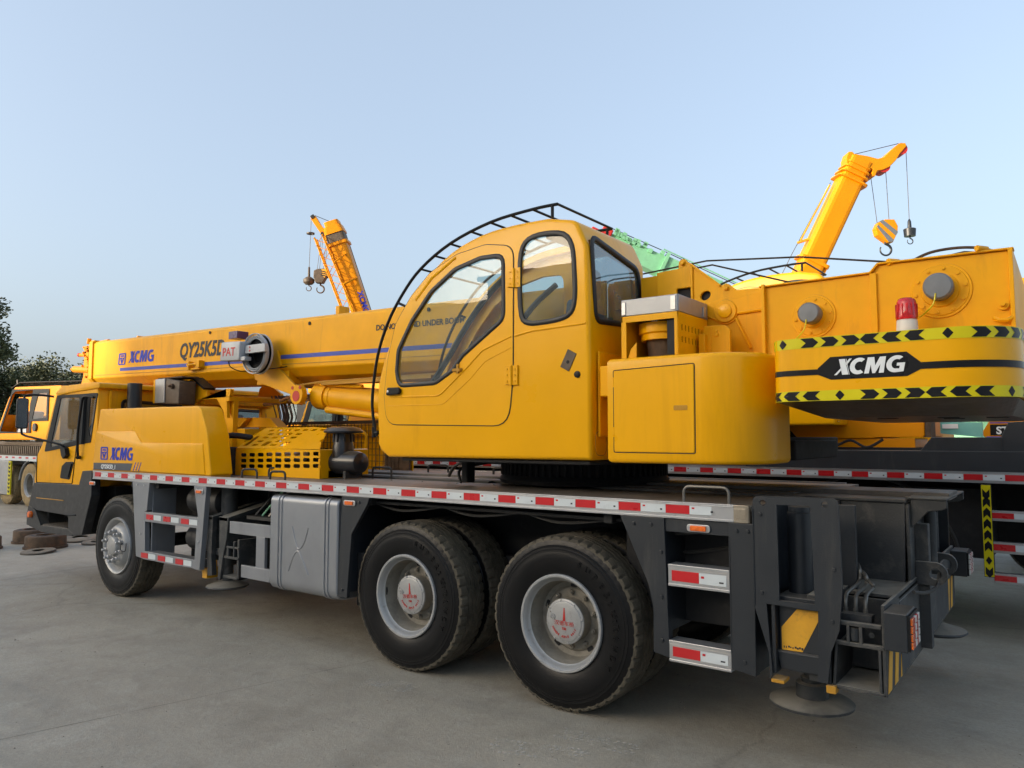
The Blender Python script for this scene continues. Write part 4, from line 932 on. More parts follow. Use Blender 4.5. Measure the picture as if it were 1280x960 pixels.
for i in range(6): mb.lathe([(-3.85+i*.13,.135),(-3.80+i*.13,.135)], (0,.75,1.47), 'x', 20)
mb.build('engine', 'under', crane)
mb = MB(); mb.lathe([(-3.7,0),(-3.7,.05),(-3.2,.05),(-3.2,0)], (0,.56,1.53), 'x', 14); mb.build('exhaust_pipe', 'alu', crane)
mb = MB(); mb.prism([(-5.85,1.80),(-5.85,1.935),(-4.93,1.930),(-5.08,1.825)], 'xz', 1.1, 1.32)
mb.prism([(-5.08,1.822),(-4.92,1.932),(-4.61,1.926),(-4.44,1.815)], 'xz', 1.16, 1.30)
mb.box(-4.9,-4.6,.85,1.2,1.35,1.80); mb.build('engine_cowl', 'yellow_old', crane, bevel=.006)
mb = MB(); mb.box(-4.8,-4.1,.35,.9,1.335,1.60); mb.tube(smooth_open([(-4.4,.35,1.6),(-4.3,.45,1.72),(-4.1,.6,1.7)],5), .03, 8); mb.build('engine_hose', 'under', crane)

mb = MB()
mb.lathe([(-2.930,.0),(-2.930,.085),(-2.915,.112),(-2.895,.118),(-2.875,.112),(-2.86,.104),(-2.53,.104),(-2.48,.090),(-2.455,.05),(-2.45,0)], (0,.62,1.475), 'x', 36)
mb.lathe([(1.52,.10),(1.62,.095),(1.66,.085),(1.745,.080)], (-2.72,.62,0), 'z', 28)
for a in range(8): t = a*PI/4+.2; mb.box(-2.72+.085*math.cos(t)-.008,-2.72+.085*math.cos(t)+.008,.62+.085*math.sin(t)-.008,.62+.085*math.sin(t)+.008,1.66,1.735)
acl = mb.build('air_cleaner', 'black_air', crane)
mb = MB(); mb.lathe([(1.735,.06),(1.745,.175),(1.757,.178),(1.785,.150),(1.800,.10),(1.803,0)], (-2.72,.62,0), 'z', 36); mb.build('rain_cap', 'black_air', acl)
mb = MB(); mb.box(-2.83,-2.80,.52,.72,1.335,1.40); mb.box(-2.60,-2.57,.52,.72,1.335,1.40); mb.build('bracket', 'black_matt', acl)

mb = MB(); X0, X1 = -5.60, -3.35
mb.box(X0, X1, 2.10, 2.12, 1.865, 1.905); mb.box(X1-.40, X1, 2.11, 2.13, 1.33, 1.865)
for i in range(34): x = X0+.04+i*.062; mb.cyl((x,2.105,1.33),(x,2.105,1.87),.0045,4)
for i in range(8): mb.cyl((X0,2.10,1.36+i*.07),(X1,2.10,1.36+i*.07),.0045,4)
mb.build('mesh_guard', 'rust', crane)
mb = MB(); mb.box(X0, X1, 2.16, 2.18, 1.33, 1.86); mb.tube([(-4.42,2.04,1.76),(-4.02,2.04,1.76),(-3.98,2.04,1.72),(-3.98,2.04,1.40),(-4.02,2.04,1.36),(-4.3,2.04,1.36)], .022, 8); mb.build('guard_panel', 'yellow', crane)

# ---- boom rest, box on it, pipes
mb = MB()
mb.prism([(-5.70,2.06),(-5.62,2.32),(-5.53,2.372),(-5.435,2.377),(-5.19,2.245),(-5.178,2.165),(-4.742,2.155),(-4.72,2.23),(-4.80,2.23),(-4.775,1.915),(-4.985,2.13),(-5.33,2.13),(-5.48,2.06)], 'xz', .74, .78)
mb.prism([(-5.70,2.06),(-5.62,2.32),(-5.53,2.372),(-5.435,2.377),(-5.19,2.245),(-5.178,2.165),(-5.33,2.13),(-5.48,2.06)], 'xz', 1.72, 1.76)
mb.box(-5.60,-5.30,.78,1.72,2.08,2.20); mb.prism([(-4.98,2.11),(-4.74,2.11),(-4.76,1.60),(-4.83,1.60)], 'xz', .80, .86); mb.box(-4.80,-4.74,.74,1.76,2.10,2.15)
mb.box(-5.5,-5.42,.74,1.76,2.06,2.16); mb.box(-5.50,-5.44,.80,.86,1.33,2.06); mb.box(-5.50,-5.44,1.64,1.70,1.33,2.06)
br = mb.build('boom_rest', 'yellow_old', crane, bevel=.006)
mb = MB(); mb.prism([(-5.56,2.375),(-5.44,2.395),(-5.17,2.262),(-5.19,2.24),(-5.435,2.377)], 'xz', .70, .84); mb.build('rubber_pad', 'black', br)
gb = shell('control_box', 'brown_box', crane, rc([(-5.82,2.095),(-5.345,2.07),(-5.335,2.335),(-5.60,2.37),(-5.82,2.375)], .02, 3), 'xz', .50, .70, .012, 2)
mb = MB(); mb.box(-5.835,-5.63,.485,.50,2.10,2.372); mb.build('cover_plate', 'alu', gb, bevel=.004)
mb = MB(); mb.box(-5.845,-5.32,.52,.72,2.375,2.39); mb.lathe([(.5,.03),(.47,.028),(.47,0)], (-5.47,0,2.28), 'y', 12); mb.lathe([(.47,.012),(.44,.012),(.44,0)], (-5.47,0,2.28), 'y', 8); mb.build('latch', 'rust', gb)
mb = MB(); mb.box(-5.90,-5.835,.50,.72,2.10,2.37); mb.build('bracket', 'yellow_old', gb)
mb = MB(); mb.tube([(-5.2,1.7,2.18),(-3.7,1.7,2.20)], .03, 8); mb.tube([(-5.2,1.5,2.10),(-3.5,1.55,2.18)], .02, 8); mb.tube(smooth_open([(-4.6,1.3,2.12),(-4.3,1.25,2.16),(-4.0,1.2,2.14),(-3.6,1.2,2.05)], 5), .018, 8); mb.build('pipework', 'brown_pipe', crane)
mb = MB(); rr_ = random.Random(8)
for i in range(12):
    x = -5.05+i*.022; y = 1.5+.05*(i % 3); mb.tube(smooth_open([(x,y,2.20),(x+.05+.02*rr_.random(),y,2.05),(x+.10,y,1.93),(x+.02,y,1.80)], 4), .007, 6)
mb.build('hose_bundle', 'rust', crane)

# ---- main boom
bz = lambda x: 3.045-.0233*(x+8.447)
def boom_section(x, hw=.38, h=.66, yc=1.25, dz=0., ch=.03):
    t = bz(x)+dz
    return [(x, yc-hw+ch, t), (x, yc-hw, t-ch), (x, yc-hw, t-.515*h/.66), (x, yc-hw+.09, t-.60*h/.66), (x, yc-.15, t-h), (x, yc+.15, t-h), (x, yc+hw-.09, t-.60*h/.66), (x, yc+hw, t-.515*h/.66), (x, yc+hw, t-ch), (x, yc+hw-ch, t)]
mb = MB(); mb.rings([boom_section(x) for x in (-8.27, -4.0, .55)]); boom = mb.build('boom', 'yellow_old', crane, bevel=.012, seg=3)
for i, (x0, x1, g) in enumerate(((-8.36,-8.26,.022), (-8.47,-8.40,-.03), (-8.56,-8.50,-.06))):
    mb = MB(); mb.rings([boom_section(x, .38+g, .66+g*1.6, dz=g) for x in (x0, x1)]); mb.build('boom_collar', 'bright_yellow' if i else 'yellow_old', boom, bevel=.006)
mb = MB(); mb.rings([boom_section(x, .30, .52, dz=-.07) for x in (-8.74,-8.36)]); bh = mb.build('boom_head', 'bright_yellow', boom, bevel=.006)
mb = MB()
for y in (.93, 1.55):
    mb.prism([(-8.40,3.03),(-8.25,3.06),(-8.24,2.44),(-8.765,2.43),(-8.66,2.65),(-8.685,2.90),(-8.58,2.93)], 'xz', y, y+.02)
mb.prism([(-8.70,2.90),(-8.66,2.92),(-8.76,3.02),(-8.79,3.01)], 'xz', .95, .99); mb.box(-8.80,-8.5,.95,1.0,3.0,3.02)
mb.tube([(-8.44,.88,3.02),(-8.43,.88,3.10)], .03, 6); mb.tube([(-8.0,.95,3.035),(-8.45,.95,3.03)], .03, 8)
mb.cyl((-9.02,.95,2.70),(-8.50,.95,2.66),.05,10); mb.box(-9.0,-8.72,.93,1.0,2.655,2.73); mb.cyl((-9.14,.95,2.71),(-9.0,.95,2.70),.012,6)
rr_ = random.Random(2)
for i in range(26): x = -8.72+.4*rr_.random(); z = 2.50+.50*rr_.random(); mb.cyl((x,.93,z),(x,.905,z),.012+.008*rr_.random(),8)
for i in range(10): x = -8.62+.3*rr_.random(); z = 2.6+.4*rr_.random(); mb.box(x,x+.06,.90,.93,z,z+.03)
mb.build('head_plate', 'bright_yellow', bh, bevel=.003)
mb = MB(); mb.cyl((-8.90,.95,2.905),(-8.86,.95,2.90),.028,12); mb.lathe([(.98,.0),(.98,.13),(1.02,.13),(1.02,0)], (-8.50,0,2.93), 'y', 24); mb.build('sheave', 'red_paint', bh)
mb = MB(); mb.cyl((-8.86,.95,2.90),(-8.62,.95,2.88),.024,12); mb.build('sheave_pin', 'bright_yellow', bh)
mb = MB(); mb.prism([(-9.0,3.10),(-8.0,3.10),(-7.55,3.085),(-7.35,3.03),(-9.0,3.045)], 'xz', 1.22, 1.30); mb.cyl((-7.62,1.15,3.085),(-7.62,1.35,3.085),.018,8); mb.build('top_cable_guide', 'bright_yellow', boom)
mb = MB(); sl = -.0233; FY = .8685
def on_boom(x, dz): return bz(x)-dz
def stripe(x0, x1, d0, d1): mb.add([(x0,FY,bz(x0)-d1),(x1,FY,bz(x1)-d1),(x1,FY,bz(x1)-d0),(x0,FY,bz(x0)-d0)], [(0,1,2,3)])
stripe(-7.49,-5.72,.394,.436); stripe(-5.46,-4.62,.394,.436); stripe(-4.02,-2.32,.375,.417); stripe(-2.30,-.3,.375,.417); mb.build('blue_stripe', 'blue_line', boom)
mb = MB(); mb.prism([(x, bz(x)-.47) for x in (-8.2,0)]+[(x, bz(x)-.478) for x in (0,-8.2)], 'xz', .866, .870); mb.build('weld_seam', 'yellow_dull', boom)
emblem(-7.545, 2.668, .19, .155, FY, boom, 'blue', .15, tz=-.02); xlogo(-7.235, 2.680, .150, FY, boom, 'blue', sx=1.18, tz=-.0233)
text('QY25K5D', .245, (-6.02,FY-.002,2.668), 'ink', boom, u=(1,0,-.0233), bold=.007, shear=.2, ext=.001, sx=.90)
text('DO NOT STAND UNDER BOOM', .074, (-2.575,FY-.002,2.702), 'ink', boom, u=(1,0,-.0233), bold=.0016, shear=.0, ext=.001, sx=1.02)
mb = MB()
for x, z in ((-5.36,2.92),(-3.55,2.86),(-1.9,2.83)): mb.lathe([(.8685,.018),(.860,.018),(.8605,.0)], (x,0,z), 'y', 14)
mb.build('port_plug', 'under', boom)
mb = MB(); mb.box(-5.74,-5.50,.82,.87,2.50,2.52); mb.box(-5.72,-5.69,.80,.86,2.50,2.60); mb.cyl((-5.74,.81,2.56),(-5.52,.81,2.56),.012,8); mb.box(-5.53,-5.47,.80,.868,2.52,2.60); mb.build('hook_catch', 'yellow_old', boom)
# stiffening bracket down to the lift-cylinder pin
mb = MB(); mb.prism([(-4.47,2.40),(-4.12,2.57),(-4.06,2.45),(-3.66,2.17),(-3.60,2.10),(-3.66,2.03),(-3.74,2.05),(-3.80,2.14),(-4.30,2.27),(-4.45,2.33)], 'xz', .855, .885); mb.prism([(-4.12,2.57),(-4.06,2.62),(-3.98,2.45),(-4.06,2.42)], 'xz', .845, .87)
mb.prism([(-4.47,2.40),(-4.12,2.50),(-4.06,2.40),(-3.66,2.17),(-3.60,2.10),(-3.66,2.03),(-3.74,2.05),(-3.80,2.14),(-4.30,2.27),(-4.45,2.33)], 'xz', 1.62, 1.65)
mb.box(-4.45,-3.9,.885,1.62,2.27,2.40); mb.build('cylinder_bracket', 'yellow_old', boom, bevel=.005)
mb = MB(); mb.lathe([(.86,.10),(.80,.10),(.80,0)], (-3.66,0,2.135), 'y', 32); lug = mb.build('pin_boss', 'yellow_old', boom, bevel=.004)
mb = MB(); mb.lathe([(.80,.055),(.796,.055),(.796,0)], (-3.66,0,2.12), 'y', 20); mb.lathe([(.8,.018),(.796,.018),(.796,0)], (-3.72,0,2.205), 'y', 12); mb.lathe([(.8,.018),(.796,.018),(.796,0)], (-3.60,0,2.205), 'y', 12); mb.build('painted_pin', 'red_paint', lug)
mb = MB(); a = Vector((-3.66,1.05,2.14)); b = Vector((-.3,1.05,1.80)); d = (b-a).normalized()
mb.cyl(a+d*.12, b, .125, 32); mb.cyl(a+d*.08, a+d*.26, .142, 32); mb.cyl(a+d*.02,a+d*.10,.09,24); mb.cyl(a+d*.30,a+d*.33,.13,32)
lc = mb.build('lift_cylinder', 'yellow_old', crane)
mb = MB(); mb.tube([a+d*.28+Vector((0,-.08,-.13)), b+Vector((0,-.08,-.15))], .035, 10); mb.tube([a+d*.20+Vector((0,-.10,.12)), a+d*.8+Vector((0,-.08,.135))], .02, 8); mb.build('cylinder_pipe', 'yellow_old', lc)
# length-sensor drum with its grey box, and the small purple lamp
mb = MB()
for r0 in (.185, .165): mb.lathe([(.66,r0-.012),(.65,r0),(.665,r0+.006),(.70,r0+.004),(.71,r0-.012)], (-4.17,0,2.575), 'y', 40)
for k in range(2):
    y = .655+k*.07; mb.lathe([(y,.200),(y-.012,.206),(y-.014,.212),(y+.006,.214),(y+.010,.205)], (-4.17,0,2.575), 'y', 44)
reel = mb.build('cable_reel', 'light_grey', boom)
mb = MB()
for r0 in (.10,.118,.136,.154,.172): mb.tube([(-4.17+r0*math.cos(t),.70,2.575+r0*math.sin(t)) for t in [2*PI*i/36 for i in range(36)]], .011, 6, close=True)
mb.lathe([(.74,.2),(.735,.0)], (-4.17,0,2.575), 'y', 30); mb.build('reel_cable', 'black', reel)
rb = shell('sensor_box', 'light_grey', reel, rc([(-4.625,2.515),(-4.28,2.50),(-4.26,2.70),(-4.60,2.715)], .02, 4), 'xz', .54, .66, .012, 3)
text('PAT', .125, (-4.575,.5385,2.562), 'red_paint', rb, bold=.002, ext=.0008, u=(1,0,-.02), sx=1.05)
mb = MB(); mb.box(-4.26,-3.92,.60,.64,2.575,2.66); mb.box(-4.30,-4.20,.56,.64,2.50,2.54); mb.build('mounting_arm', 'light_grey', rb, bevel=.004)
mb = MB(); 
for z in (2.60,2.635): mb.lathe([(.6,.013),(.594,.013),(.594,0)], (-4.17,0,z), 'y', 3)
mb.build('warning_mark', 'red_paint', rb)
mb = MB(); mb.box(-4.66,-4.50,.66,.80,2.765,2.845); mb.tube(smooth_open([(-4.5,.74,2.77),(-4.42,.76,2.74),(-4.35,.78,2.73)], 4), .008, 6); mb.build('boom_lamp', 'purple', boom, bevel=.006)
mb = MB(); mb.tube(smooth_open([(-4.55,.60,2.51),(-4.58,.64,2.46),(-4.55,.72,2.42),(-4.48,.80,2.42),(-4.0,.84,2.43),(-3.9,.86,2.44)], 4), .006, 6); mb.build('sensor_cable', 'black', boom)
mb = MB(); mb.box(-3.53,-3.47,1.18,1.32,2.93,3.08); mb.box(-3.55,-3.3,1.2,1.3,2.925,2.975); mb.build('rope_guide', 'yellow_old', boom, bevel=.006)
mb = MB(); mb.box(-3.4,-1.9,.90,.98,2.225,2.25); mb.tube([(-3.9,.95,2.24),(-3.4,.92,2.26),(-1.4,.95,2.26)], .012, 6); mb.build('boom_underside_pipe', 'yellow_dull', boom)

# ---- operator's cab
def operator_cab(parent, off=None, interior=True):
    Y0, Y1 = .05, .83
    pts = [(-1.662,1.72),(-1.675,2.05),(-1.61,2.28),(-1.50,2.50),(-1.355,2.70),(-1.165,2.885),(-.92,3.035),(-.64,3.118),(-.36,3.140),(-.08,3.135)]
    crv = smooth_open(pts, 3)
    prof = [(-1.63,1.60),(-1.662,1.655)]+crv+rc([(-.08,3.135),(.140,3.085),(.222,2.90),(.236,2.2),(.236,1.575),(.222,1.556)], [0,.10,.10,0,0,0], 5)[1:]+[(-1.55,1.552)]
    prof = [p for i, p in enumerate(prof) if i == 0 or (Vector(p)-Vector(prof[i-1])).length > .004]
    inner = inset(prof, .05)
    qw = smooth_closed([(-.306,2.72),(-.296,2.93),(-.235,3.015),(-.10,3.032),(.045,3.005),(.108,2.92),(.125,2.76),(.127,2.58),(.095,2.49),(.015,2.458),(-.12,2.448),(-.235,2.455),(-.292,2.51)], 3)
    dw = rc([(-1.455,2.20),(-1.44,2.36),(-1.30,2.57),(-1.11,2.765),(-.88,2.90),(-.64,2.948),(-.44,2.94),(-.437,2.50),(-.56,2.425),(-.80,2.275),(-.90,2.17),(-1.06,2.092),(-1.43,2.088)], [.06,.1,.15,.2,.2,.1,.07,.09,.1,.1,.12,.12,.09], 4)
    rw = rc([(.085,2.972),(.725,2.865),(.755,2.47),(.135,2.435)], [.05,.10,.05,.06], 5)
    wsb = [p for p in prof if p[1] > 1.95 and p[0] < -.12]; wo = []; wi = []
    for i, p in enumerate(wsb):
        a = Vector(wsb[max(i-1,0)]); b = Vector(wsb[min(i+1,len(wsb)-1)]); e = (b-a).normalized(); nrm = Vector((-e.y, e.x)); p = Vector(p); wo.append(tuple(p+nrm*.1)); wi.append(tuple(p-nrm*.08))
    cuts = [lambda m: m.prism(inner, 'xz', Y0+.03, Y1-.03), lambda m: m.prism(qw, 'xz', Y0-.1, Y0+.2), lambda m: m.prism(dw, 'xz', Y0-.1, Y0+.2), lambda m: m.prism(dw, 'xz', Y1-.2, Y1+.2),
            lambda m: m.prism(qw, 'xz', Y1-.2, Y1+.2), lambda m: m.prism(rw, 'yz', .12, .4), lambda m: m.prism(wo+wi[::-1], 'xz', Y0+.09, Y1-.09)]
    cab = shell('operator_cab', 'yellow', parent, prof, 'xz', Y0, Y1, .042, 5, cuts, 42, loc=off)
    # door: a skin standing a few millimetres proud
    dl = rc([(-1.585,2.02),(-1.560,1.80),(-.40,1.778),(-.362,2.10),(-.358,2.99),(-.60,3.035),(-.86,3.005),(-1.115,2.91),(-1.31,2.755),(-1.47,2.56),(-1.55,2.30)], [.05,.14,.14,.1,.10,.2,.2,.2,.2,.2,.1], 5)
    mb = MB(); mb.prism(dl, 'xz', Y0-.007, Y0+.001, holes=[inset(dw, -.012)]); door = mb.build('door', 'yellow', cab, bevel=.0025)
    mb = MB(); mb.tube([(p[0],Y0-.001,p[1]) for p in inset(dl, -.003)], .0042, 5, close=True); mb.build('door_seam', 'gasket', door)
    mb = MB(); mb.T = Matrix.Translation((0,Y0-.006,0)) @ Matrix.Diagonal((1,.55,1,1)); mb.tube([(p[0],0,p[1]) for p in dw], .017, 8, close=True); mb.build('window_seal', 'gasket', door)
    mb = MB(); mb.sheet(dw, 'xz', Y0+.006); mb.build('window', 'glass', door)
    mb = MB(); mb.T = Matrix.Translation((-1.475,Y0-.018,2.047)); mb.prism(rc([(-.072,-.030),(.060,-.026),(.078,-.010),(.078,.012),(.055,.028),(-.055,.030)], .015, 4), 'xz', -.016, .012); dh = mb.build('door_handle', 'black', door, bevel=.008, seg=3)
    mb = MB(); mb.lathe([(Y0-.014,.010),(Y0-.036,.010),(Y0-.037,0)], (-1.52,0,2.045), 'y', 12); mb.build('lock', 'alu', dh)
    for x, z in ((-.345,2.768),(-.368,2.112)):
        mb = MB(); mb.box(x-.050,x-.008,Y0-.020,Y0-.006,z-.060,z+.060); mb.box(x+.006,x+.052,Y0-.014,Y0+.001,z-.066,z+.066); mb.cyl((x,Y0-.016,z-.066),(x,Y0-.016,z+.066),.011,10)
        for dz in (-.04,0,.04):
            mb.lathe([(Y0-.015,.008),(Y0-.020,.007),(Y0-.020,0)], (x+.030,0,z+dz), 'y', 8); mb.lathe([(Y0-.02,.007),(Y0-.025,.006),(Y0-.025,0)], (x-.028,0,z+dz), 'y', 8)
        mb.build('hinge', 'yellow', door, bevel=.002)
    mb = MB(); mb.box(-.885,-.80,Y0-.024,Y0-.007,2.165,2.185); mb.box(-.85,-.83,Y0-.02,Y0-.004,2.150,2.215); mb.cyl((-.815,Y0-.035,2.172),(-.815,Y0-.005,2.172),.012,10); mb.build('window_catch', 'yellow_dull', door, bevel=.002)
    mb = MB(); mb.tube([(x,Y0-.0065,z) for x,z in rc([(-1.52,2.005),(-1.02,1.998),(-.75,2.195),(-.62,2.30),(-.375,2.375)], [0,.12,.1,.1,0], 5)], .0065, 8)
    mb.tube([(x,Y0-.0065,z) for x,z in rc([(-1.545,1.94),(-.98,1.935),(-.72,2.115),(-.60,2.22),(-.375,2.30)], [0,.12,.1,.1,0], 5)], .0035, 8); mb.build('pressed_line', 'yellow', door)
    mb = MB(); mb.tube([(x,Y0-.0005,z) for x,z in rc([(-.345,2.378),(-.20,2.40),(.205,2.412)], [0,.1,0], 4)], .007, 8); mb.tube([(-1.26,Y0-.002,2.72),(-1.10,Y0-.004,2.865),(-.87,Y0-.004,2.985)], .012, 6)
    mb.build('pressed_line', 'yellow', cab)
    mb = MB(); mb.T = Matrix.Translation((0,Y0-.001,0)) @ Matrix.Diagonal((1,.55,1,1)); mb.tube([(p[0],0,p[1]) for p in qw], .018, 8, close=True); mb.build('window_seal', 'gasket', cab)
    mb = MB(); mb.sheet(qw, 'xz', Y0+.010); mb.build('window', 'glass', cab)
    mb = MB(); mb.sheet(qw, 'xz', Y1-.010); mb.sheet(dw, 'xz', Y1-.010); mb.build('window', 'glass_thin', cab)
    mb = MB(); mb.T = Matrix.Translation((.232,0,0)) @ Matrix.Diagonal((.55,1,1,1)); mb.tube([(0,p[0],p[1]) for p in rw], .020, 8, close=True); mb.build('window_seal', 'gasket', cab)
    mb = MB(); mb.sheet(rw, 'yz', .224); mb.build('rear_window', 'glass_blue', cab)
    mb = MB(); n = len(wsb); vs = [(p[0]+.015, Y0+.085, p[1]-.006) for p in wsb]+[(p[0]+.015, Y1-.085, p[1]-.006) for p in wsb]; mb.smooth = True
    mb.add(vs, [(i, i+1, n+i+1, n+i) for i in range(n-1)]); mb.build('windscreen', 'glass_thin', cab)
    mb = MB(); mb.T = Matrix.Translation((.078,Y0-.006,2.186)) @ Matrix.Rotation(R(28), 4, 'Y'); mb.box(-.036,.036,0,.006,-.062,.062); kp = mb.build('lock_plate', 'brown_box', cab, bevel=.002)
    mb = MB(); mb.lathe([(Y0-.0065,.012),(Y0-.009,.010),(Y0-.009,0)], (.075,0,2.175), 'y', 10); mb.build('keyhole', 'black', kp)
    mb = MB(); mb.lathe([(Y0,.022),(Y0-.008,.021),(Y0-.010,.015),(Y0-.010,0)], (.143,0,2.093), 'y', 20); mb.build('rubber_plug', 'black', cab)
    mb = MB(); mb.T = Matrix.Translation((.2365,.14,1.66)); mb.tube([(0,p[0],p[1]) for p in rc([(-.035,-.075),(.1,-.075),(.1,.075),(-.035,.075)], .05, 5)], .003, 5, close=True); mb.build('inspection_cover', 'yellow_dull', cab)
    if interior:
        mb = MB(); mb.box(-.55,-.10,.22,.66,1.75,1.90); st = mb.build('seat', 'seat', cab, bevel=.05, seg=3)
        mb = MB(); mb.prism([(-.14,1.88),(-.03,1.90),(.03,2.62),(-.07,2.63)], 'xz', .24, .64); mb.box(-.06,.04,.32,.56,2.64,2.86); mb.build('seat_back', 'seat', st, bevel=.04, seg=3)
        mb = MB(); mb.box(-1.35,-.9,.15,.72,1.62,1.95); mb.prism([(-1.45,1.9),(-1.1,1.9),(-1.05,2.08),(-1.40,2.10)], 'xz', .15, .30); mb.box(-.6,-.2,.12,.20,1.9,2.02); mb.box(-.6,-.2,.68,.78,1.9,2.12); mb.cyl((-.5,.16,2.02),(-.55,.16,2.22),.012,8); mb.build('console', 'cab_in', cab, bevel=.02)
        mb = MB(); o_ = [(p[0]+.055,p[1]-.03) for p in wsb]
        for y in (Y0+.12, Y1-.10): mb.tube([(p[0],y,p[1]) for p in smooth_open([(-1.30,2.0),(-1.05,2.28),(-.86,2.52),(-.66,2.72),(-.46,2.85)], 4)], .022, 6)
        mb.tube([(-1.40,.5,2.05),(-1.15,.42,2.25),(-.98,.36,2.42)], .007, 6); mb.tube([(-1.30,.62,2.05),(-1.05,.54,2.24),(-.90,.46,2.38)], .007, 6); mb.tube([(-1.2,.45,2.12),(-.93,.40,2.46)], .006, 6)
        mb.build('wiper_and_frame', 'gasket', cab)
        mb = MB(); mb.box(-.14,.15,.12,.76,3.02,3.05); mb.box(.14,.18,.12,.76,1.62,2.42); mb.box(-1.58,.18,.10,.78,1.60,1.62); mb.build('lining', 'cab_in', cab)
    # guard rail running over the front and the roof
    near = [(-1.672,1.712),(-1.712,1.86),(-1.722,2.03),(-1.670,2.33),(-1.560,2.58),(-1.40,2.79),(-1.214,2.955),(-.92,3.10),(-.55,3.190),(-.2,3.214),(.0,3.212)]
    for y in (Y0+.00, Y1-.06):
        mb = MB(); pts = [(p[0],y,p[1]) for p in smooth_open(near, 4)]; mb.tube(pts, .0115, 8)
        if y < .1: mb.cyl((-1.70,y,1.735),(-1.655,y,1.735),.014,8); mb.cyl((-1.70,y-.0,1.70),(-1.70,y,1.78),.017,8)
        mb.cyl((-.04,y,3.13),(-.04,y,3.21),.011,8); mb.cyl((-1.45,y,2.72),(-1.36,y+.01,2.68),.010,8); mb.build('guard_rail', 'black', cab)
    mb = MB()
    for x, z in ((.0,3.212),(-.2,3.214),(-.38,3.205),(-.56,3.188),(-.74,3.155),(-.93,3.096),(-1.08,3.03),(-1.22,2.95)): mb.cyl((x,Y0,z),(x,Y1-.06,z),.009,6)
    mb.build('rail_rung', 'black', cab)
    return cab
ocab = operator_cab(crane, -Vector(crane.location))

# ---- slewing platform, ring
mb = MB(); mb.lathe([(1.345,0),(1.345,.66),(1.375,.68),(1.40,.66),(1.42,.64),(1.50,.64),(1.505,.70),(1.55,.70),(1.55,0)], (-.55,1.25,0), 'z', 64)
for i in range(72):
    a = 2*PI*i/72; x, y = -.55+.655*math.cos(a), 1.25+.655*math.sin(a); mb.cyl((x,y,1.41),(x,y,1.505),.012,5)
mb.build('slewing_ring', 'under', crane)
mb = MB(); mb.box(-1.3,1.25,.80,1.80,1.555,1.68); mb.box(.3,1.2,.45,2.05,1.60,1.70); mb.box(-1.45,.2,.1,.8,1.525,1.551); mb.box(-1.2,-1.14,.5,.6,1.35,1.53); mb.build('slewing_platform', 'under', crane, bevel=.01)
mb = MB(); mb.tube(smooth_open([(-1.55,.75,1.38),(-1.45,.72,1.47),(-1.3,.72,1.50),(-1.0,.8,1.50)], 5), .014, 6); mb.tube(smooth_open([(-1.2,.5,1.35),(-1.25,.55,1.45),(-1.1,.7,1.5)], 5), .012, 6); mb.build('hydraulic_hose', 'hose_g', crane)

# ---- side cabinet and cooler hood
pl = [(.36,.045),(.95,.045)]+[(.93+.34*math.sin(R(a)), .385-.34*math.cos(R(a))) for a in (6,18,30,42,54,66,78,90)]+[(1.27,.62),(.36,.62)]
cabi = shell('side_cabinet', 'yellow', crane, pl, 'xy', 1.545, 2.175, .028, 4, (), 40)
mb = MB(); mb.prism(rc([(.405,1.612),(.915,1.610),(.918,2.112),(.405,2.098)], .012, 3), 'xz', .0385, .0455); cdoor = mb.build('cabinet_door', 'yellow', cabi, bevel=.003)
mb = MB(); mb.tube([(p[0],.0445,p[1]) for p in rc([(.401,1.608),(.919,1.606),(.922,2.116),(.401,2.102)], .012, 3)], .0028, 5, close=True); mb.build('door_gap', 'gasket', cdoor)
mb = MB(); mb.prism(slot_rect(.795,.878,1.852,1.880,.006), 'xz', .0355, .039)
for i in range(3): mb.box(.81+i*.018,.816+i*.018,.0345,.036,1.858,1.874)
mb.build('latch', 'yellow_dull', cdoor, bevel=.001)
mb = MB()
for z in (1.70,2.0): mb.cyl((.403,.042,z),(.403,.042,z+.06),.006,8)
mb.build('hinge', 'yellow', cdoor)
mb = MB(); mb.box(.28,.37,.09,.16,1.95,2.14); mb.prism(rc([(.245,1.70),(.262,1.70),(.262,2.24),(.245,2.24)],.0), 'xz', .12, .40); mb.build('side_bracket', 'yellow', cabi, bevel=.01)
# cooler hood: silver lid, yellow frame, slotted side, fan
mb = MB(); mb.prism(rc([(.400,.150),(.782,.150),(.782,.600),(.400,.600)], .008, 2), 'xy', 2.445, 2.548)
acb = mb.build('cooler_lid', 'silver', crane, bevel=.004)
mb = MB(); mb.box(.408,.436,.143,.151,2.452,2.530); mb.box(.735,.768,.143,.151,2.455,2.540); mb.box(.781,.789,.52,.56,2.455,2.52); mb.build('lid_latch', 'alu', acb, bevel=.002)
mb = MB()
mb.box(.402,.778,.152,.160,2.405,2.444); mb.box(.402,.412,.152,.62,2.18,2.444); mb.box(.402,.436,.150,.156,2.18,2.405)
hl = []
for k in range(2):
    for i in range(8): y = .205+i*.050; hl.append(slot_rect(y, y+.015, 2.355-k*.072-.02, 2.355-k*.072+.018, .004, 2))
mb.prism([(.152,2.444),(.600,2.444),(.600,2.185),(.152,2.185)], 'yz', .772, .778, holes=hl); mb.box(.755,.775,.150,.156,2.185,2.405)
hl = [slot_rect(.2+i*.05,.215+i*.05,2.26,2.30,.004,2) for i in range(6)]
mb.box(.41,.77,.56,.60,2.2,2.44); mb.build('cooler_frame', 'yellow', acb, bevel=.0015)
mb = MB(); mb.lathe([(2.405,0),(2.405,.165),(2.345,.165),(2.335,.150),(2.30,.150),(2.30,0)], (.595,.37,0), 'z', 36); fn = mb.build('cooler_fan', 'yellow', acb)
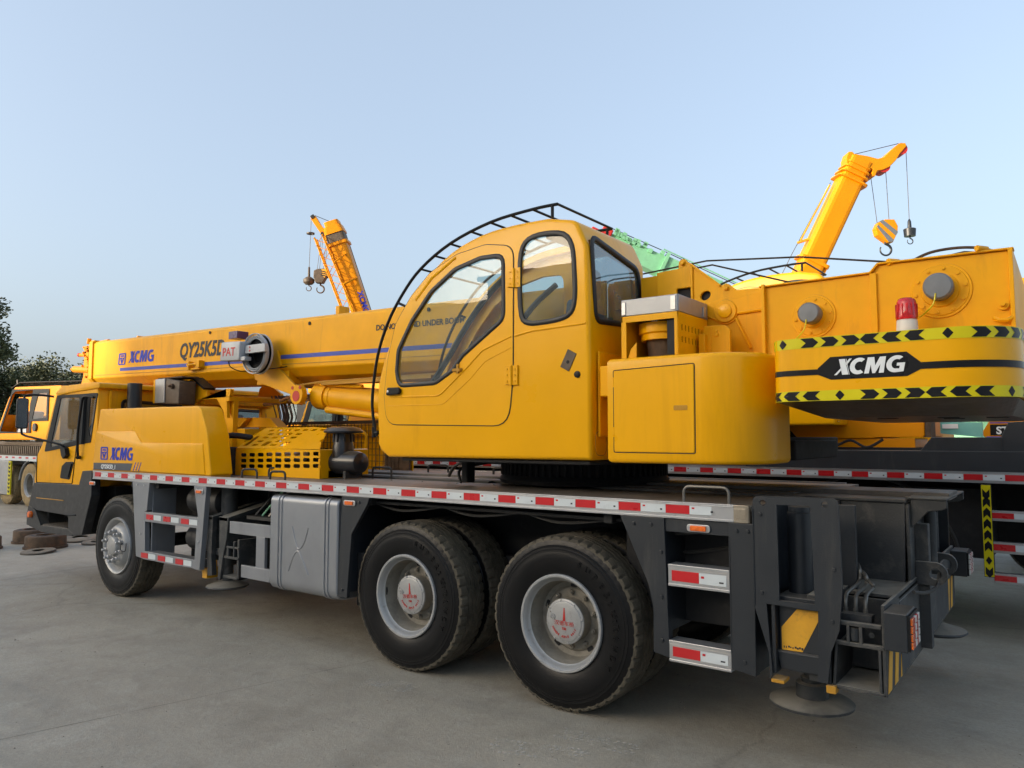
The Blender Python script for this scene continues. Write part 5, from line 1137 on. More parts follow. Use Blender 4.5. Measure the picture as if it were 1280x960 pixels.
mb = MB(); mb.box(.70,.765,.17,.59,2.19,2.42); mb.box(.42,.76,.50,.56,2.19,2.42); mb.build('dark_backing', 'under', acb)  # black boxes behind the slots stand in for the shade inside
mb = MB(); mb.lathe([(2.33,.13),(2.25,.11),(2.18,.11),(2.18,0)], (.595,.37,0), 'z', 24); mb.cyl((.595,.37,2.32),(.595,.37,2.2),.05,14); mb.build('fan_motor', 'rust', fn)
mb = MB()
for dx in (-.015, .0, .015): mb.cyl((.60+dx,.21,2.405),(.60+dx,.205,2.425),.004,6)
mb.build('fan_bolt', 'alu', fn)
mb = MB(); mb.prism([(.44,2.18),(.46,2.24),(.50,2.28),(.50,2.18)], 'xz', .16, .17); mb.box(.80,.84,.40,.55,2.18,2.33); mb.prism(rc([(.815,2.17),(.815,2.385),(.955,2.378),(.985,2.35),(.985,2.17)], [0,.01,.02,.02,0], 3), 'xz', .44, .46); mb.box(.862,.87,.435,.445,2.17,2.37)
mb.cyl((.90,.43,2.345),(.90,.45,2.345),.010,8); mb.cyl((.90,.43,2.325),(.90,.45,2.325),.014,8); mb.build('bracket_plate', 'yellow_old', crane, bevel=.003)

# ---- turret plates and winch housing
to = [(.421,2.803),(.577,2.811)]+[(.578,2.835)]+[(.609+.030*math.cos(R(a)), 2.843+.030*math.sin(R(a))) for a in (160,125,90,55,20)]+[(.672,2.827),(.865,2.664)]+[(.897+.028*math.cos(R(a)), 2.645+.028*math.sin(R(a))) for a in (130,90,50)]+[(.965,2.622),(1.185,2.616),(1.185,1.95),(.421,1.95)]
hs = [(.562,2.677),(.671,2.677),(.669,2.575),(.562,2.575)]
hc = [(.760+.034*math.cos(t)+.006*math.sin(t), 2.610+.030*math.sin(t)) for t in [2*PI*i/18 for i in range(18)]]
tur = None
for y in (.62, 1.86):
    mb = MB(); mb.prism(to, 'xz', y, y+.025, holes=[hs, hc]); o = mb.build('turret_plate', 'yellow_old', crane, bevel=.004)
    if tur is None: tur = o
mb = MB(); mb.box(.555,.81,.65,.70,2.55,2.69); mb.box(.425,1.18,.70,1.80,1.95,2.55); mb.build('turret_inner', 'under', tur)  # black box behind the plate holes stands in for inner shade
mb = MB(); mb.prism([(.665,2.835),(.680,2.825),(.680,2.57),(.665,2.57)], 'xz', .608, .62); mb.prism([(.67,2.832),(.866,2.668),(.86,2.655),(.67,2.815)], 'xz', .606, .62)
mb.cyl((.609,.60,2.845),(.609,.62,2.845),.017,14); mb.cyl((.90,.60,2.643),(.90,.62,2.643),.016,14)
mb.tube([(.975,.615,2.475),(1.165,.615,2.482)], .012, 8); mb.tube([(.962,.612,2.44),(1.05,.612,2.246)], .010, 6); mb.tube([(.765,.615,2.478),(.875,.615,2.425),(.945,.615,2.438)], .008, 6)
mb.prism(rc([(.70,2.505),(.80,2.56),(.89,2.59),(.96,2.565),(1.18,2.605),(1.18,2.485),(.975,2.480),(.955,2.43),(.90,2.405),(.86,2.42),(.77,2.472)], .02, 3), 'xz', .610, .62)
mb.lathe([(.61,.075),(.600,.070),(.600,0)], (.895,0,2.492), 'y', 30); mb.build('turret_detail', 'yellow_old', tur, bevel=.002)
mb = MB(); mb.lathe([(.60,.044),(.592,.043),(.590,.038),(.590,0)], (.895,0,2.492), 'y', 28); mb.lathe([(.59,.005),(.588,0)], (.905,0,2.515), 'y', 8); mb.build('pivot_pin', 'yellow', tur)
mb = MB(); mb.box(.262,.40,.70,.73,2.60,2.803); mb.box(.3,.46,.73,1.78,2.2,2.80); mb.build('boom_foot', 'yellow_old', boom, bevel=.006)
# winch housing sides
def plate_pts(): return [(1.19,1.95),(1.19,2.583),(1.772,2.588),(1.812,2.632),(2.40,2.624),(2.40,1.95)]
wh = None
for y, s in ((.47, 1), (2.0, -1)):
    mb = MB(); mb.prism(plate_pts(), 'xz', y, y+.025); o = mb.build('winch_housing', 'yellow_old', crane, bevel=.003)
    if wh is None: wh = o
mb = MB()
mb.prism([(1.16,2.585),(1.772,2.590),(1.812,2.634),(2.425,2.626),(2.425,2.636),(1.806,2.644),(1.766,2.599),(1.16,2.594)], 'xz', .45, .53)
mb.box(1.765,1.80,.455,.47,1.95,2.59); mb.box(1.176,1.196,.44,.62,1.95,2.60); mb.box(2.40,2.42,.45,2.02,1.95,2.632); mb.box(1.185,1.20,.48,.62,1.95,2.58)
mb.cyl((1.45,.49,2.38),(1.45,2.0,2.38),.16,24); mb.cyl((2.12,.49,2.45),(2.12,2.0,2.45),.16,24)
mb.cyl((1.86,.46,2.642),(1.90,.52,2.644),.02,8); mb.cyl((2.27,.44,2.650),(2.31,.5,2.650),.016,8); mb.build('housing_rib', 'yellow_old', wh, bevel=.003)
for x, z, r in ((1.462,2.385,.125), (2.10,2.458,.145)):
    mb = MB(); mb.lathe([(.47,r),(.462,r-.002),(.462,r-.012),(.458,r-.016),(.458,r-.055),(.450,r-.06),(.450,0)], (x,0,z), 'y', 48)
    for i in range(10):
        a = 2*PI*i/10+.15; mb.lathe([(.458,.010),(.450,.009),(.450,0)], (x+(r-.030)*math.cos(a),0,z+(r-.030)*math.sin(a)), 'y', 6, sm=False)
    fl_ = mb.build('winch_flange', 'yellow_old', wh)
    mb = MB(); q = .57*r; mb.lathe([(.450,q*.80),(.43,q*.82),(.40,q*.84),(.375,q*.83),(.365,q*.72),(.363,0)], (x,0,z+.008), 'y', 32); mb.build('winch_motor', 'grey_plastic', fl_)
    mb = MB(); mb.tube(smooth_open([(x-.01,.362,z-.03),(x-.02,.36,z-.08),(x-.05,.37,z-.115),(x-.09,.40,z-.14)], 4), .004, 6); mb.build('sensor_wire', 'hazard_yellow', fl_)
mb = MB(); mb.lathe([(.47,.028),(.455,.028),(.455,0)], (2.37,0,2.355), 'y', 18); mb.lathe([(.455,.012),(.43,.012),(.43,0)], (2.37,0,2.355), 'y', 10); mb.tube([(2.33,.46,2.29),(2.35,.44,2.275),(2.39,.44,2.275),(2.41,.46,2.29)], .010, 6); mb.build('tie_down', 'yellow_old', wh)
mb = MB(); mb.tube(smooth_open([(1.96,.52,2.64),(2.05,.56,2.685),(2.17,.60,2.70),(2.28,.62,2.685),(2.36,.60,2.64)], 5), .008, 8); mb.tube([(2.05,.62,2.645),(2.2,.62,2.665),(2.32,.62,2.64)], .018, 6); mb.build('winch_rope_loop', 'rust', wh)
# ropes over the turret
mb = MB(); mb.tube([(-.9,1.2,2.90),(.62,1.0,2.93),(1.25,1.0,2.865),(2.05,1.0,2.70)], .006, 6); mb.tube([(-.9,1.3,2.88),(.62,1.1,2.92),(1.45,1.1,2.62)], .006, 6)
mb.build('hoist_rope', 'rope', crane)

# ---- counterweight
cx = [(1.352,.40),(1.352,.14),(1.362,.08),(1.385,.035),(1.43,.008),(1.50,0),(2.13,0)]
R_ = .30
cx += [(2.15+R_*math.sin(R(a)), R_-R_*math.cos(R(a))) for a in (6,14,22,30,38,46,54,62,70,78,86,90)]
half = cx+[(2.46,1.25)]
def full(pts): return pts+[(x, 2.5-y) for x, y in reversed(pts[:-1])]
CW = full(half)
mb = MB(); z0, z1 = 1.882, 2.202
def ring(pts, z): return [(x, y, z) for x, y in pts]
def ins(pts, d): return inset(pts, d)
low = [(1.50+(x-1.352)*.80, .42+(y*.70)) for x, y in CW]
mb.rings([ring([(x, y) for x, y in CW], z0+.003), ring(CW, z0+.008), ring(CW, z1-.010), ring(CW, z1)])
mb.sm = [True]*len(mb.sm)
cw = mb.build('counterweight', 'yellow', crane, autosm=38)

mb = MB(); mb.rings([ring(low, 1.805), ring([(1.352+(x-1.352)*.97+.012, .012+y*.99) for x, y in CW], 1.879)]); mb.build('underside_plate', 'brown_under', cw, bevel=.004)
def path_map(pts, s):
    acc = 0
    for i in range(len(pts)-1):
        a, b = Vector(pts[i]), Vector(pts[i+1]); l = (b-a).length
        if s <= acc+l or i == len(pts)-2: return a+(b-a)*((s-acc)/l), (b-a).normalized()
        acc += l
side = [(1.352,.40),(1.352,.14),(1.362,.08),(1.385,.035),(1.43,.008),(1.50,0),(2.13,0)]+[(2.15+R_*math.sin(R(a)), R_-R_*math.cos(R(a))) for a in range(3,91,3)]+[(2.46,1.25),(2.46,2.0)]
tot = sum((Vector(side[i+1])-Vector(side[i])).length for i in range(len(side)-1))
def band(mb, s0, s1, z0, z1, off, step=.02):
    n = max(1, int((s1-s0)/step)); pr_ = None
    for i in range(n+1):
        p, d = path_map(side, s0+(s1-s0)*i/n); q = p+Vector((d.y, -d.x))*off
        if pr_ is not None: mb.add([(pr_.x,pr_.y,z0),(q.x,q.y,z0),(q.x,q.y,z1),(pr_.x,pr_.y,z1)], [(0,1,2,3)])
        pr_ = q
def chevron(mb, s, z0, z1, w, dr, off):
    """dr -1 points back along the path, +1 forwards, 0 a diamond"""
    n = 8; h = (z1-z0)
    for i in range(n):
        for half_ in (0, 1):
            def at_(k): 
                f = abs(k-.5)*2
                if dr == 0: return (s-h*.42*(1-f), s+h*.42*(1-f))
                lead = h*.55*(1-f)*dr; return (s-w/2+lead, s+w/2+lead)
        ka, kb = .06+.88*i/n, .06+.88*(i+1)/n; a0, a1 = at_(ka); b0, b1 = at_(kb); m = 3
        for j in range(m):
            q = []
            for (s_, k) in ((a0+(a1-a0)*j/m, ka), (a0+(a1-a0)*(j+1)/m, ka), (b0+(b1-b0)*(j+1)/m, kb), (b0+(b1-b0)*j/m, kb)):
                p, d = path_map(side, s_); p = p+Vector((d.y, -d.x))*off; q.append((p.x, p.y, z0+h*k))
            mb.add(q, [(0,1,2,3)])
for z0_, z1_, seq, first in ((2.150,2.204,[-1,0,1,1,1,-1,-1,-1,0,1,1,1,1,-1,-1,-1,0,1,1,1], .30), (1.880,1.932,[-1,-1,-1,0,1,1,1,-1,-1,-1,0,1,1,1,-1,-1,-1,0,1,1], .38)):
    mb = MB(); band(mb, .02, tot-.02, z0_, z1_, .0018); tp = mb.build('hazard_tape', 'hazard_yellow', cw, fix=False)
    mb = MB(); s = first; pv = seq[0]
    for dr in seq:
        if dr != pv: s += .022
        pv = dr
        if s < tot-.1: chevron(mb, s, z0_, z1_, .062, dr, .0030)
        s += .098
    mb.build('hazard_chevrons', 'decal_black', tp, fix=False)
mb = MB(); band(mb, .02, .60, 2.012, 2.040, .0032); band(mb, 1.02, tot-.02, 2.016, 2.048, .0032)
mb.prism([(1.600,2.044),(1.661,2.098),(2.005,2.102),(2.062,2.050),(2.062,2.016),(2.005,1.986),(1.662,1.984),(1.600,2.012)], 'xz', -.0022, -.0012); mb.build('black_band', 'decal_black', cw, fix=False)
xlogo(1.692, 2.006, .078, -.0023, cw, 'decal_white', sx=1.12, tz=.006)
mb = MB()
for x, y in ((1.78,.75),(2.08,.75),(2.08,1.0),(2.3,.85)): mb.box(x-.05,x+.05,y-.03,y+.03,1.8015,1.8045)
mb.build('lifting_slot', 'under', cw)
# red beacon
mb = MB(); mb.lathe([(2.19,0),(2.19,.052),(2.245,.050),(2.290,.048),(2.296,.045),(2.296,0)], (1.965,.30,0), 'z', 32); bc = mb.build('beacon', 'white_plastic', crane)
mb = MB(); mb.lathe([(2.296,.0),(2.296,.050),(2.31,.051),(2.385,.046),(2.400,.040),(2.408,.028),(2.410,0)], (1.965,.30,0), 'z', 32)
for i in range(14):
    a = 2*PI*i/14; mb.box(1.965+.049*math.cos(a)-.003,1.965+.049*math.cos(a)+.003,.30+.049*math.sin(a)-.003,.30+.049*math.sin(a)+.003,2.305,2.375)
mb.build('red_dome', 'red_lens', bc)
mb = MB(); mb.box(2.05,2.12,.30,.40,2.203,2.225); mb.build('sensor_mount', 'rust', crane)
# ================================================================== SECOND CRANE, parallel, behind
c2 = thing('truck_crane', 'second truck crane, just behind the nearest one, with a chevron strip on its rear ladder', 'truck crane', (0, 3.607, 0), 'truck cranes parked in the yard', world=False, rz=R(-1.14))
mb = MB(); mb.box(-9.2, 3.0, .012, 2.5, 1.36, 1.392); d2 = mb.build('deck', 'deck', c2)
mb = MB(); mb.box(-9.2, 3.0, -.008, .010, 1.312, 1.405); mb.box(-9.2, 3.0, -.010, .02, 1.400, 1.406); mb.build('edge_profile', 'alu', d2)
mb = MB(); tape_strip(mb, -.851-.3*24, 36, 1.335, 1.385, -.010, 0, 1, marks=2); mb.build('reflective_tape', ['red','white','ink'], d2)
mb = MB(); mb.box(-9, 2.9, .85, 1.7, .7, 1.35); mb.box(1.2,1.9,.5,.85,.7,1.35); mb.box(2.7,2.95,.1,2.4,.45,.9)
for x in (-.85, -2.2, .95): mb.cyl((x,.4,.54),(x,2.1,.54),.1,12)
for x in (-8,-6,-4.5,-3.4,1.6): mb.box(x-.4, x+.4, .2, 2.2, .65, 1.25)
mb.build('chassis_frame', 'under', c2)
for x in (-6.7, -2.2, -.85):
    for y, rz in ((.06, 0), (2.44, PI)):
        q = copy_tree(wi, c2); q.location = (x+.0, y, .54); q.rotation_euler = (0, R(40*x), rz)
mb = MB()
for i in range(3): mb.tube([(1.0+.78*math.cos(a)*1.0+.35*0, .2+.04*i, .54+.80*math.sin(a)) for a in [R(5+i*2+k*7) for k in range(22)]], .018, 6)
mb.build('mudguard_edge', 'hose_g', c2)
q = copy_tree(wi, c2); q.location = (.95, .10, .54); q = copy_tree(wi, c2); q.location = (.95, 2.4, .54); q.rotation_euler = (0, 0, PI)
# rear side ladder rails with tape, chevron strip
for z0, z1 in ((1.003,1.088), (.738,.830), (.488,.574)):
    mb = MB(); mb.box(2.04, 3.0, -.045, .02, z0, z1); o = mb.build('side_rail', 'alu', c2, bevel=.003)
    mb = MB()
    for i in range(3):
        a = 2.045+i*.33; mb.mat = 0; mb.box(a, a+.155, -.048, -.044, z0+.022, z1-.018); mb.mat = 1; mb.box(a+.157, a+.31, -.048, -.044, z0+.022, z1-.018)
    mb.build('reflective_tape', ['red','white'], o)
mb = MB(); mb.box(1.975, 2.048, -.05, .0, .535, 1.300); o = mb.build('ladder_post', 'grey', c2)
mb = MB(); mb.box(1.978, 2.046, -.053, -.0495, .54, 1.298); h = mb.build('chevron_strip', 'hazard_yellow', o)
mb = MB()
for k in range(8):
    z = 1.235-k*.092; dn = 1 if k == 0 or k == 7 else -1
    if k == 6: mb.prism([(1.99,z-.01),(2.012,z+.025),(2.035,z-.01),(2.012,z-.045)], 'xz', -.0555, -.0535); continue
    s_ = -dn*.03; mb.prism([(1.986,z+.03),(2.012,z+.03+s_),(2.038,z+.03),(2.038,z-.03),(2.012,z-.03+s_),(1.986,z-.03)], 'xz', -.0555, -.0535)
mb.build('chevrons', 'decal_black', h)
mb = MB(); mb.box(2.9,3.0,-.03,.1,.46,1.36); mb.box(2.5,2.9,.3,.6,.6,1.3); mb.build('rear_post', 'grey', c2)
mb = MB(); mb.lathe([(.25,0),(.25,.2),(.28,.2),(.32,.06),(1.3,.06),(1.3,0)], (2.75,.4,0), 'z', 24); mb.prism([(2.6,.5),(2.75,.75),(2.85,.75),(2.7,.5)], 'xz', .18, .2); mb.build('jack', 'grey_dusty', c2)
# long dark box along the deck, engine blocks, superstructure, plates
mb = MB(); mb.box(-.2, 3.0, .35, .75, 1.393, 1.575); mb.prism([(1.46,1.57),(1.56,1.70),(2.10,1.70),(2.16,1.83),(3.0,1.88),(3.0,1.57)], 'xz', .36, .60); mb.box(2.105,2.115,.352,.36,1.575,1.70); mb.build('locker_box', 'grey', c2, bevel=.006)
mb = MB(); mb.box(-1.8, .25, .9, 1.7, 1.39, 2.05); mb.box(-.3, .12, .5, .9, 1.75, 2.0)
for i in range(16): mb.box(-1.3+i*.09, -1.26+i*.09, .86, .90, 1.42, 1.72)
mb.lathe([(1.39,.65),(1.55,.65)], (-.6,1.3,0), 'z', 40); mb.box(.25,1.6,.7,1.8,1.56,1.60); mb.tube(smooth_open([(.55,.6,1.69),(.65,.6,1.62),(.8,.6,1.67),(.95,.6,1.60),(1.1,.6,1.68)], 5), .014, 6)
mb.build('machinery', 'under', c2)
mb = MB(); mb.prism([(-.35,1.955),(-.28,1.95),(-.25,1.87),(-.35,1.87)], 'xz', .45, .6); mb.box(-.38,.0,.42,.6,1.845,1.862); mb.build('step_plate', 'alu', c2)
mb = MB(); mb.prism(rc([(.22,1.69),(.95,1.69),(1.02,1.70),(1.44,1.70),(1.44,1.98),(.14,1.98),(.14,1.78)], .03, 3), 'xz', .78, 1.9)
mb.box(.58,1.35,.80,1.5,1.548,1.69); mb.box(.02,.10,.7,.8,1.86,1.96); mb.build('slewing_platform', 'bright_yellow', c2, bevel=.008)
mb = MB(); mb.box(1.45,1.50,.74,1.0,1.70,1.86); mb.build('rusty_bracket', 'rust', c2)
mb = MB(); mb.prism([(1.50,1.74),(1.87,1.70),(1.87,1.85),(1.50,1.86)], 'xz', 1.30, 1.34); te = mb.build('teal_plate', 'teal', c2)
mb = MB(); mb.box(1.52,1.66,1.285,1.299,1.79,1.835); mb.build('notice', 'decal_white', te)
mb = MB(); mb.prism([(2.24,1.95),(2.24,3.165),(2.7,3.20),(2.95,3.20),(2.95,1.95)], 'xz', .78, .82); mb.prism([(2.24,1.95),(2.24,3.165),(2.7,3.20),(2.95,3.20),(2.95,1.95)], 'xz', 1.9, 1.94); mb.box(2.23,2.26,.74,2.0,1.9,3.17); mb.build('winch_housing', 'yellow_old', c2, bevel=.004)
# its cabs: same pattern as the crane in front
oc2 = copy_tree(ocab, c2); oc2.location = (.50, .25, .27)
# roof cowling that the rail stands on
mb = MB(); mb.prism(rc([(-1.25,3.15),(-.60,3.325),(.40,3.365),(.62,3.26),(.62,3.1),(-1.25,3.1)], [.05,.1,.05,.05,0,0], 4), 'xz', .31, 1.05); mb.build('roof_cowl', 'bright_yellow', c2, bevel=.02)
dc2 = driver_cab(c2, (.02, -.02, .07), False)
shell('side_cover', 'bright_yellow', c2, rc([(-6.2,1.41),(-4.3,1.41),(-4.45,2.0),(-5.0,2.10),(-6.2,2.14)], [0,.02,.2,.1,.03], 4), 'xz', .0, .25, .04, 3)
mb = MB(); mb.rings([[(x,1.0,z+.62),(x,1.0,z+.12),(x,1.15,z),(x,1.5,z),(x,1.65,z+.12),(x,1.65,z+.62)] for x, z in ((-8.6,2.42),(.6,2.25))]); b2 = mb.build('boom', 'bright_yellow', c2, bevel=.01)
mb = MB(); mb.cyl((-4.8,1.25,2.02),(-.5,1.25,1.8),.13,20); mb.build('lift_cylinder', 'yellow_old', c2)
mb = MB(); mb.box(-4.2,-2.6,.3,2.1,1.40,1.80); mb.build('engine_cowl', 'yellow_old', c2, bevel=.02)

# ================================================================== THIRD CRANE
c3 = thing('truck_crane', 'third truck crane behind the second, showing white lettering on a black band', 'truck crane', (0, 7.0, 0), 'truck cranes parked in the yard', world=False)
mb = MB(); mb.box(-13.5, 3.2, .0, 2.5, 1.20, 1.30); mb.box(-13, 3.0, .8, 1.7, .6, 1.25); mb.build('chassis_frame', 'under', c3)
mb = MB(); tape_strip(mb, -13.2, 54, 1.24, 1.29, -.004, 0, 1, marks=2); mb.build('reflective_tape', ['red','white','ink'], c3)
for x in (-11, -3, -1.6, 2.4):
    q = copy_tree(wi, c3); q.location = (x, .05, .54)
    q = copy_tree(wi, c3); q.location = (x, 2.45, .54); q.rotation_euler = (0, 0, PI)
p = rc([(-12.35,1.30),(-12.25,2.0),(-12.13,2.60),(-12.0,2.72),(-10.15,2.50),(-10.05,2.40),(-10.05,1.30)], [.03,.05,.05,.1,.1,.05,.03], 4)
w3 = [(-12.22,2.06),(-12.07,2.56),(-11.80,2.56),(-11.80,2.06)]; w4_ = [(-11.44,2.07),(-11.36,2.44),(-10.55,2.34),(-10.55,2.06)]; w5 = [(-10.50,2.06),(-10.50,2.33),(-10.12,2.28),(-10.12,2.06)]
cb3 = shell('operator_cab', 'bright_yellow', c3, p, 'xz', .0, 1.0, .03, 3, [lambda m: m.prism([(-12.28,2.02),(-12.12,2.62),(-11.30,2.55),(-10.09,2.38),(-10.09,2.02)], 'xz', -.1, 1.2), lambda m: m.box(-12.1,-10.1,.04,.96,1.4,2.4)])
mb = MB(); mb.prism([(-12.29,2.01),(-12.12,2.63),(-11.30,2.56),(-10.08,2.39),(-10.08,2.01)], 'xz', -.012, .0, holes=[w3, w4_, w5]); mb.build('window_frame', 'black', cb3)
mb = MB()
for w_ in (w3, w4_, w5): mb.sheet(w_, 'xz', -.004); mb.sheet(w_, 'xz', .97)
mb.build('window', 'glass_olive', cb3)
mb = MB(); mb.box(-11.6,-11.4,.3,.7,1.9,2.25); mb.box(-11.7,-11.0,.3,.7,1.7,1.9); mb.build('seat', 'seat', cb3, bevel=.04)
mb = MB(); mb.prism([(-10.04,1.35),(-10.04,2.20),(-8.95,2.17),(-8.90,1.35)], 'xz', .02, 2.2); mb.box(-8.9,-4,.3,2.1,1.3,1.75); mb.build('engine_cowl', 'bright_yellow', c3, bevel=.02)
mb = MB(); mb.prism([(1.70,1.74),(1.80,1.915),(3.4,1.94),(3.4,1.69),(1.76,1.69)], 'xz', .0, 2.3); cw3 = mb.build('counterweight', 'bright_yellow', c3, bevel=.01)
mb = MB(); mb.box(1.80,3.4,-.004,.0,1.873,1.886); mb.box(1.76,3.4,-.004,.0,1.700,1.712); mb.build('blue_stripe', 'blue', cw3)
mb = MB(); mb.box(1.80,3.4,-.004,.0,1.725,1.858); sb = mb.build('black_band', 'decal_black', cw3)
text('STC1000', .125, (1.862,-.0055,1.744), 'decal_white', sb, bold=.004, ext=.001)
mb = MB(); mb.box(-3.0,1.2,.6,1.9,1.3,2.1); mb.build('slewing_platform', 'yellow_old', c3)

# ================================================================== CRANE AT THE FAR LEFT
c4 = thing('truck_crane', 'yellow crane at the far left edge with clay covered wheel and black framed cab', 'truck crane', (-18.2, 3.806, 0), 'truck cranes parked in the yard', world=False)
mb = MB(); mb.box(-7.0, 1.6, .02, 2.5, 1.18, 1.25); d4 = mb.build('deck', 'deck', c4)
mb = MB(); mb.box(-7.0, 1.6, -.01, .02, 1.135, 1.262); mb.build('edge_profile', 'white', d4)
mb = MB()
for i in range(20): mb.box(-6.8+i*.42,-6.8+i*.42+.16,-.014,-.009,1.195,1.235)
mb.build('reflective_tape', 'red', d4)
wc = make_wheel('clay', ('tread_clay','tread_clay')); wc.parent = c4; wc.location = (0, .05, .54)
for x, y, rz in ((-1.4,.05,0), (0,2.45,PI), (-1.4,2.45,PI), (-5.5,.05,0)):
    q = copy_tree(wc, c4); q.location = (x, y, .54); q.rotation_euler = (0, 0, rz)
mb = MB(); mb.tube([(-.02+.66*math.cos(R(a)), .10, .54+.62*math.sin(R(a))) for a in range(20, 171, 10)], .035, 6); mb.build('mudguard', 'grey_plastic', c4)
mb = MB(); mb.box(-7,1.5,.8,1.7,.6,1.2); mb.build('chassis_frame', 'under', c4)
mb = MB(); mb.box(-2.4,-1.16,.0,.5,.25,1.13); mb.build('tool_locker', 'alu', c4, bevel=.02)
mb = MB(); mb.box(-1.09,-.92,-.03,.0,.27,1.12); s4 = mb.build('chevron_strip', 'hazard_yellow', c4)
mb = MB()
for k in range(8): z = 1.06-k*.10; mb.prism([(-1.06,z+.03),(-1.0,z),(-.95,z+.03),(-.95,z-.02),(-1.0,z-.05),(-1.06,z-.02)], 'xz', -.033, -.030)
mb.build('chevrons', 'decal_black', s4)
mb = MB(); mb.box(-3.0,1.5,.25,2.2,1.26,1.62)
for i in range(30): mb.box(-2.4+i*.12,-2.34+i*.12,.20,.25,1.30,1.50)
mb.tube([(-3,.2,1.55),(1.4,.2,1.52)], .03, 6); mb.build('machinery', 'brown_box', c4)
p4 = rc([(-2.35,1.66),(-1.92,2.05),(-1.35,2.75),(-.98,3.02),(1.75,2.95),(1.75,1.66)], [.05,.05,.15,.12,.1,.03], 4)
g4 = rc([(-1.75,1.88),(-1.10,2.82),(-.90,2.90),(.22,2.90),(.05,2.55),(.05,1.84)], [.03,.08,.08,.04,.05,.03], 3); g5 = rc([(.20,2.17),(1.02,2.20),(1.02,2.80),(.52,2.80)], .05, 3)
cb4 = shell('operator_cab', 'bright_yellow', c4, p4, 'xz', .0, 1.5, .05, 4, [lambda m: m.prism([(-1.90,1.84),(-1.06,2.95),(1.1,2.88),(1.1,2.13),(.14,2.13),(.14,1.84)], 'xz', -.2, .3), lambda m: m.prism([(-1.90,1.84),(-1.06,2.95),(1.1,2.88),(1.1,1.84)], 'xz', 1.3, 1.8), lambda m: m.box(-1.7,1.5,.06,1.44,1.72,2.86)])
mb = MB(); mb.prism([(-1.92,1.835),(-1.07,2.96),(1.12,2.89),(1.12,2.12),(.15,2.12),(.15,1.835)], 'xz', -.02, -.004, holes=[g4, g5]); mb.build('window_frame', 'black', cb4)
mb = MB(); mb.sheet(g5, 'xz', -.01); mb.sheet(g4, 'xz', 1.45); mb.build('window', 'glass_side', cb4)
mb = MB(); mb.box(-.75,-.1,.4,1.0,1.75,1.95); mb.prism([(-.2,1.9),(-.05,1.9),(.1,2.55),(-.05,2.6)], 'xz', .4, 1.0); mb.build('seat', 'bright_yellow', cb4, bevel=.05)
mb = MB(); mb.box(-1.6,-1.0,.3,1.3,1.75,2.1); mb.prism([(-1.55,2.05),(-1.35,2.05),(-1.15,2.4),(-1.3,2.42)], 'xz', .3, .8); mb.build('console', 'light_grey', cb4, bevel=.03)
mb = MB(); mb.cyl((.42,-.01,1.97),(.42,-.05,1.97),.10,16); mb.build('door_lock', 'grey', cb4)
mb = MB(); mb.tube([(-1.5,.1,3.02),(-.95,.1,3.14),(2.6,.1,3.02)], .012, 6)
for i in range(12): mb.tube([(-.9+i*.3,.1,3.12-.01*i),(-.8+i*.3,.3,3.05-.01*i)], .01, 5)
mb.tube([(-1.1,.1,3.1),(-1.12,.1,3.22)], .02, 5); mb.build('roof_rail', 'rope', cb4)
mb = MB(); mb.rings([[(x,1.9,z+.6),(x,1.9,z),(x,2.6,z),(x,2.6,z+.6)] for x, z in ((-6,2.4),(4.5,2.25))]); mb.build('boom', 'bright_yellow', c4, bevel=.01)

# ================================================================== RAISED CRANES IN THE DISTANCE
def frame_between(a, b, side):
    """matrix with local z from a to b, local x as near `side` as it can be"""
    z = (Vector(b)-Vector(a)); ln = z.length; z.normalize(); x = Vector(side); x = (x-z*x.dot(z)).normalized(); y = z.cross(x)
    m = Matrix((x, y, z)).transposed().to_4x4(); m.translation = a; return m, ln
RX = (.801, .599, 0)
def box_boom(mb, w, d, z0, z1, ch=.12): mb.prism(rc([(-w/2,-d/2),(w/2,-d/2),(w/2,d/2),(-w/2,d/2)], [ch,ch,.05,.05], 3), 'xy', z0, z1)
def far_body(parent, x, y, z=0, mat='bright_yellow'):
    mb = MB(); mb.box(x-6,x+4,y-1.2,y+1.2,1.0,1.35); mb.build('deck', 'grey', parent)
    mb = MB(); mb.box(x-1.5,x+2.6,y-1.1,y+1.1,1.5,2.5); mb.build('slewing_platform', mat, parent, bevel=.03)
    mb = MB(); mb.prism(rc([(x-6,.5),(x-5.9,1.6),(x-5.5,2.5),(x-4,2.5),(x-4,.5)], .08, 3), 'xz', y-1.2, y+1.2); mb.build('driver_cab', mat, parent, bevel=.03)
    for dx in (-4.6,-3.2,1.4,2.8):
        for s in (-1, 1):
            mb = MB(); mb.lathe([(-.15,.25),(-.15,.52),(.15,.52),(.15,.25)], (x+dx,y+s*1.05,.53), 'y', 20); mb.build('wheel', 'tread', parent)

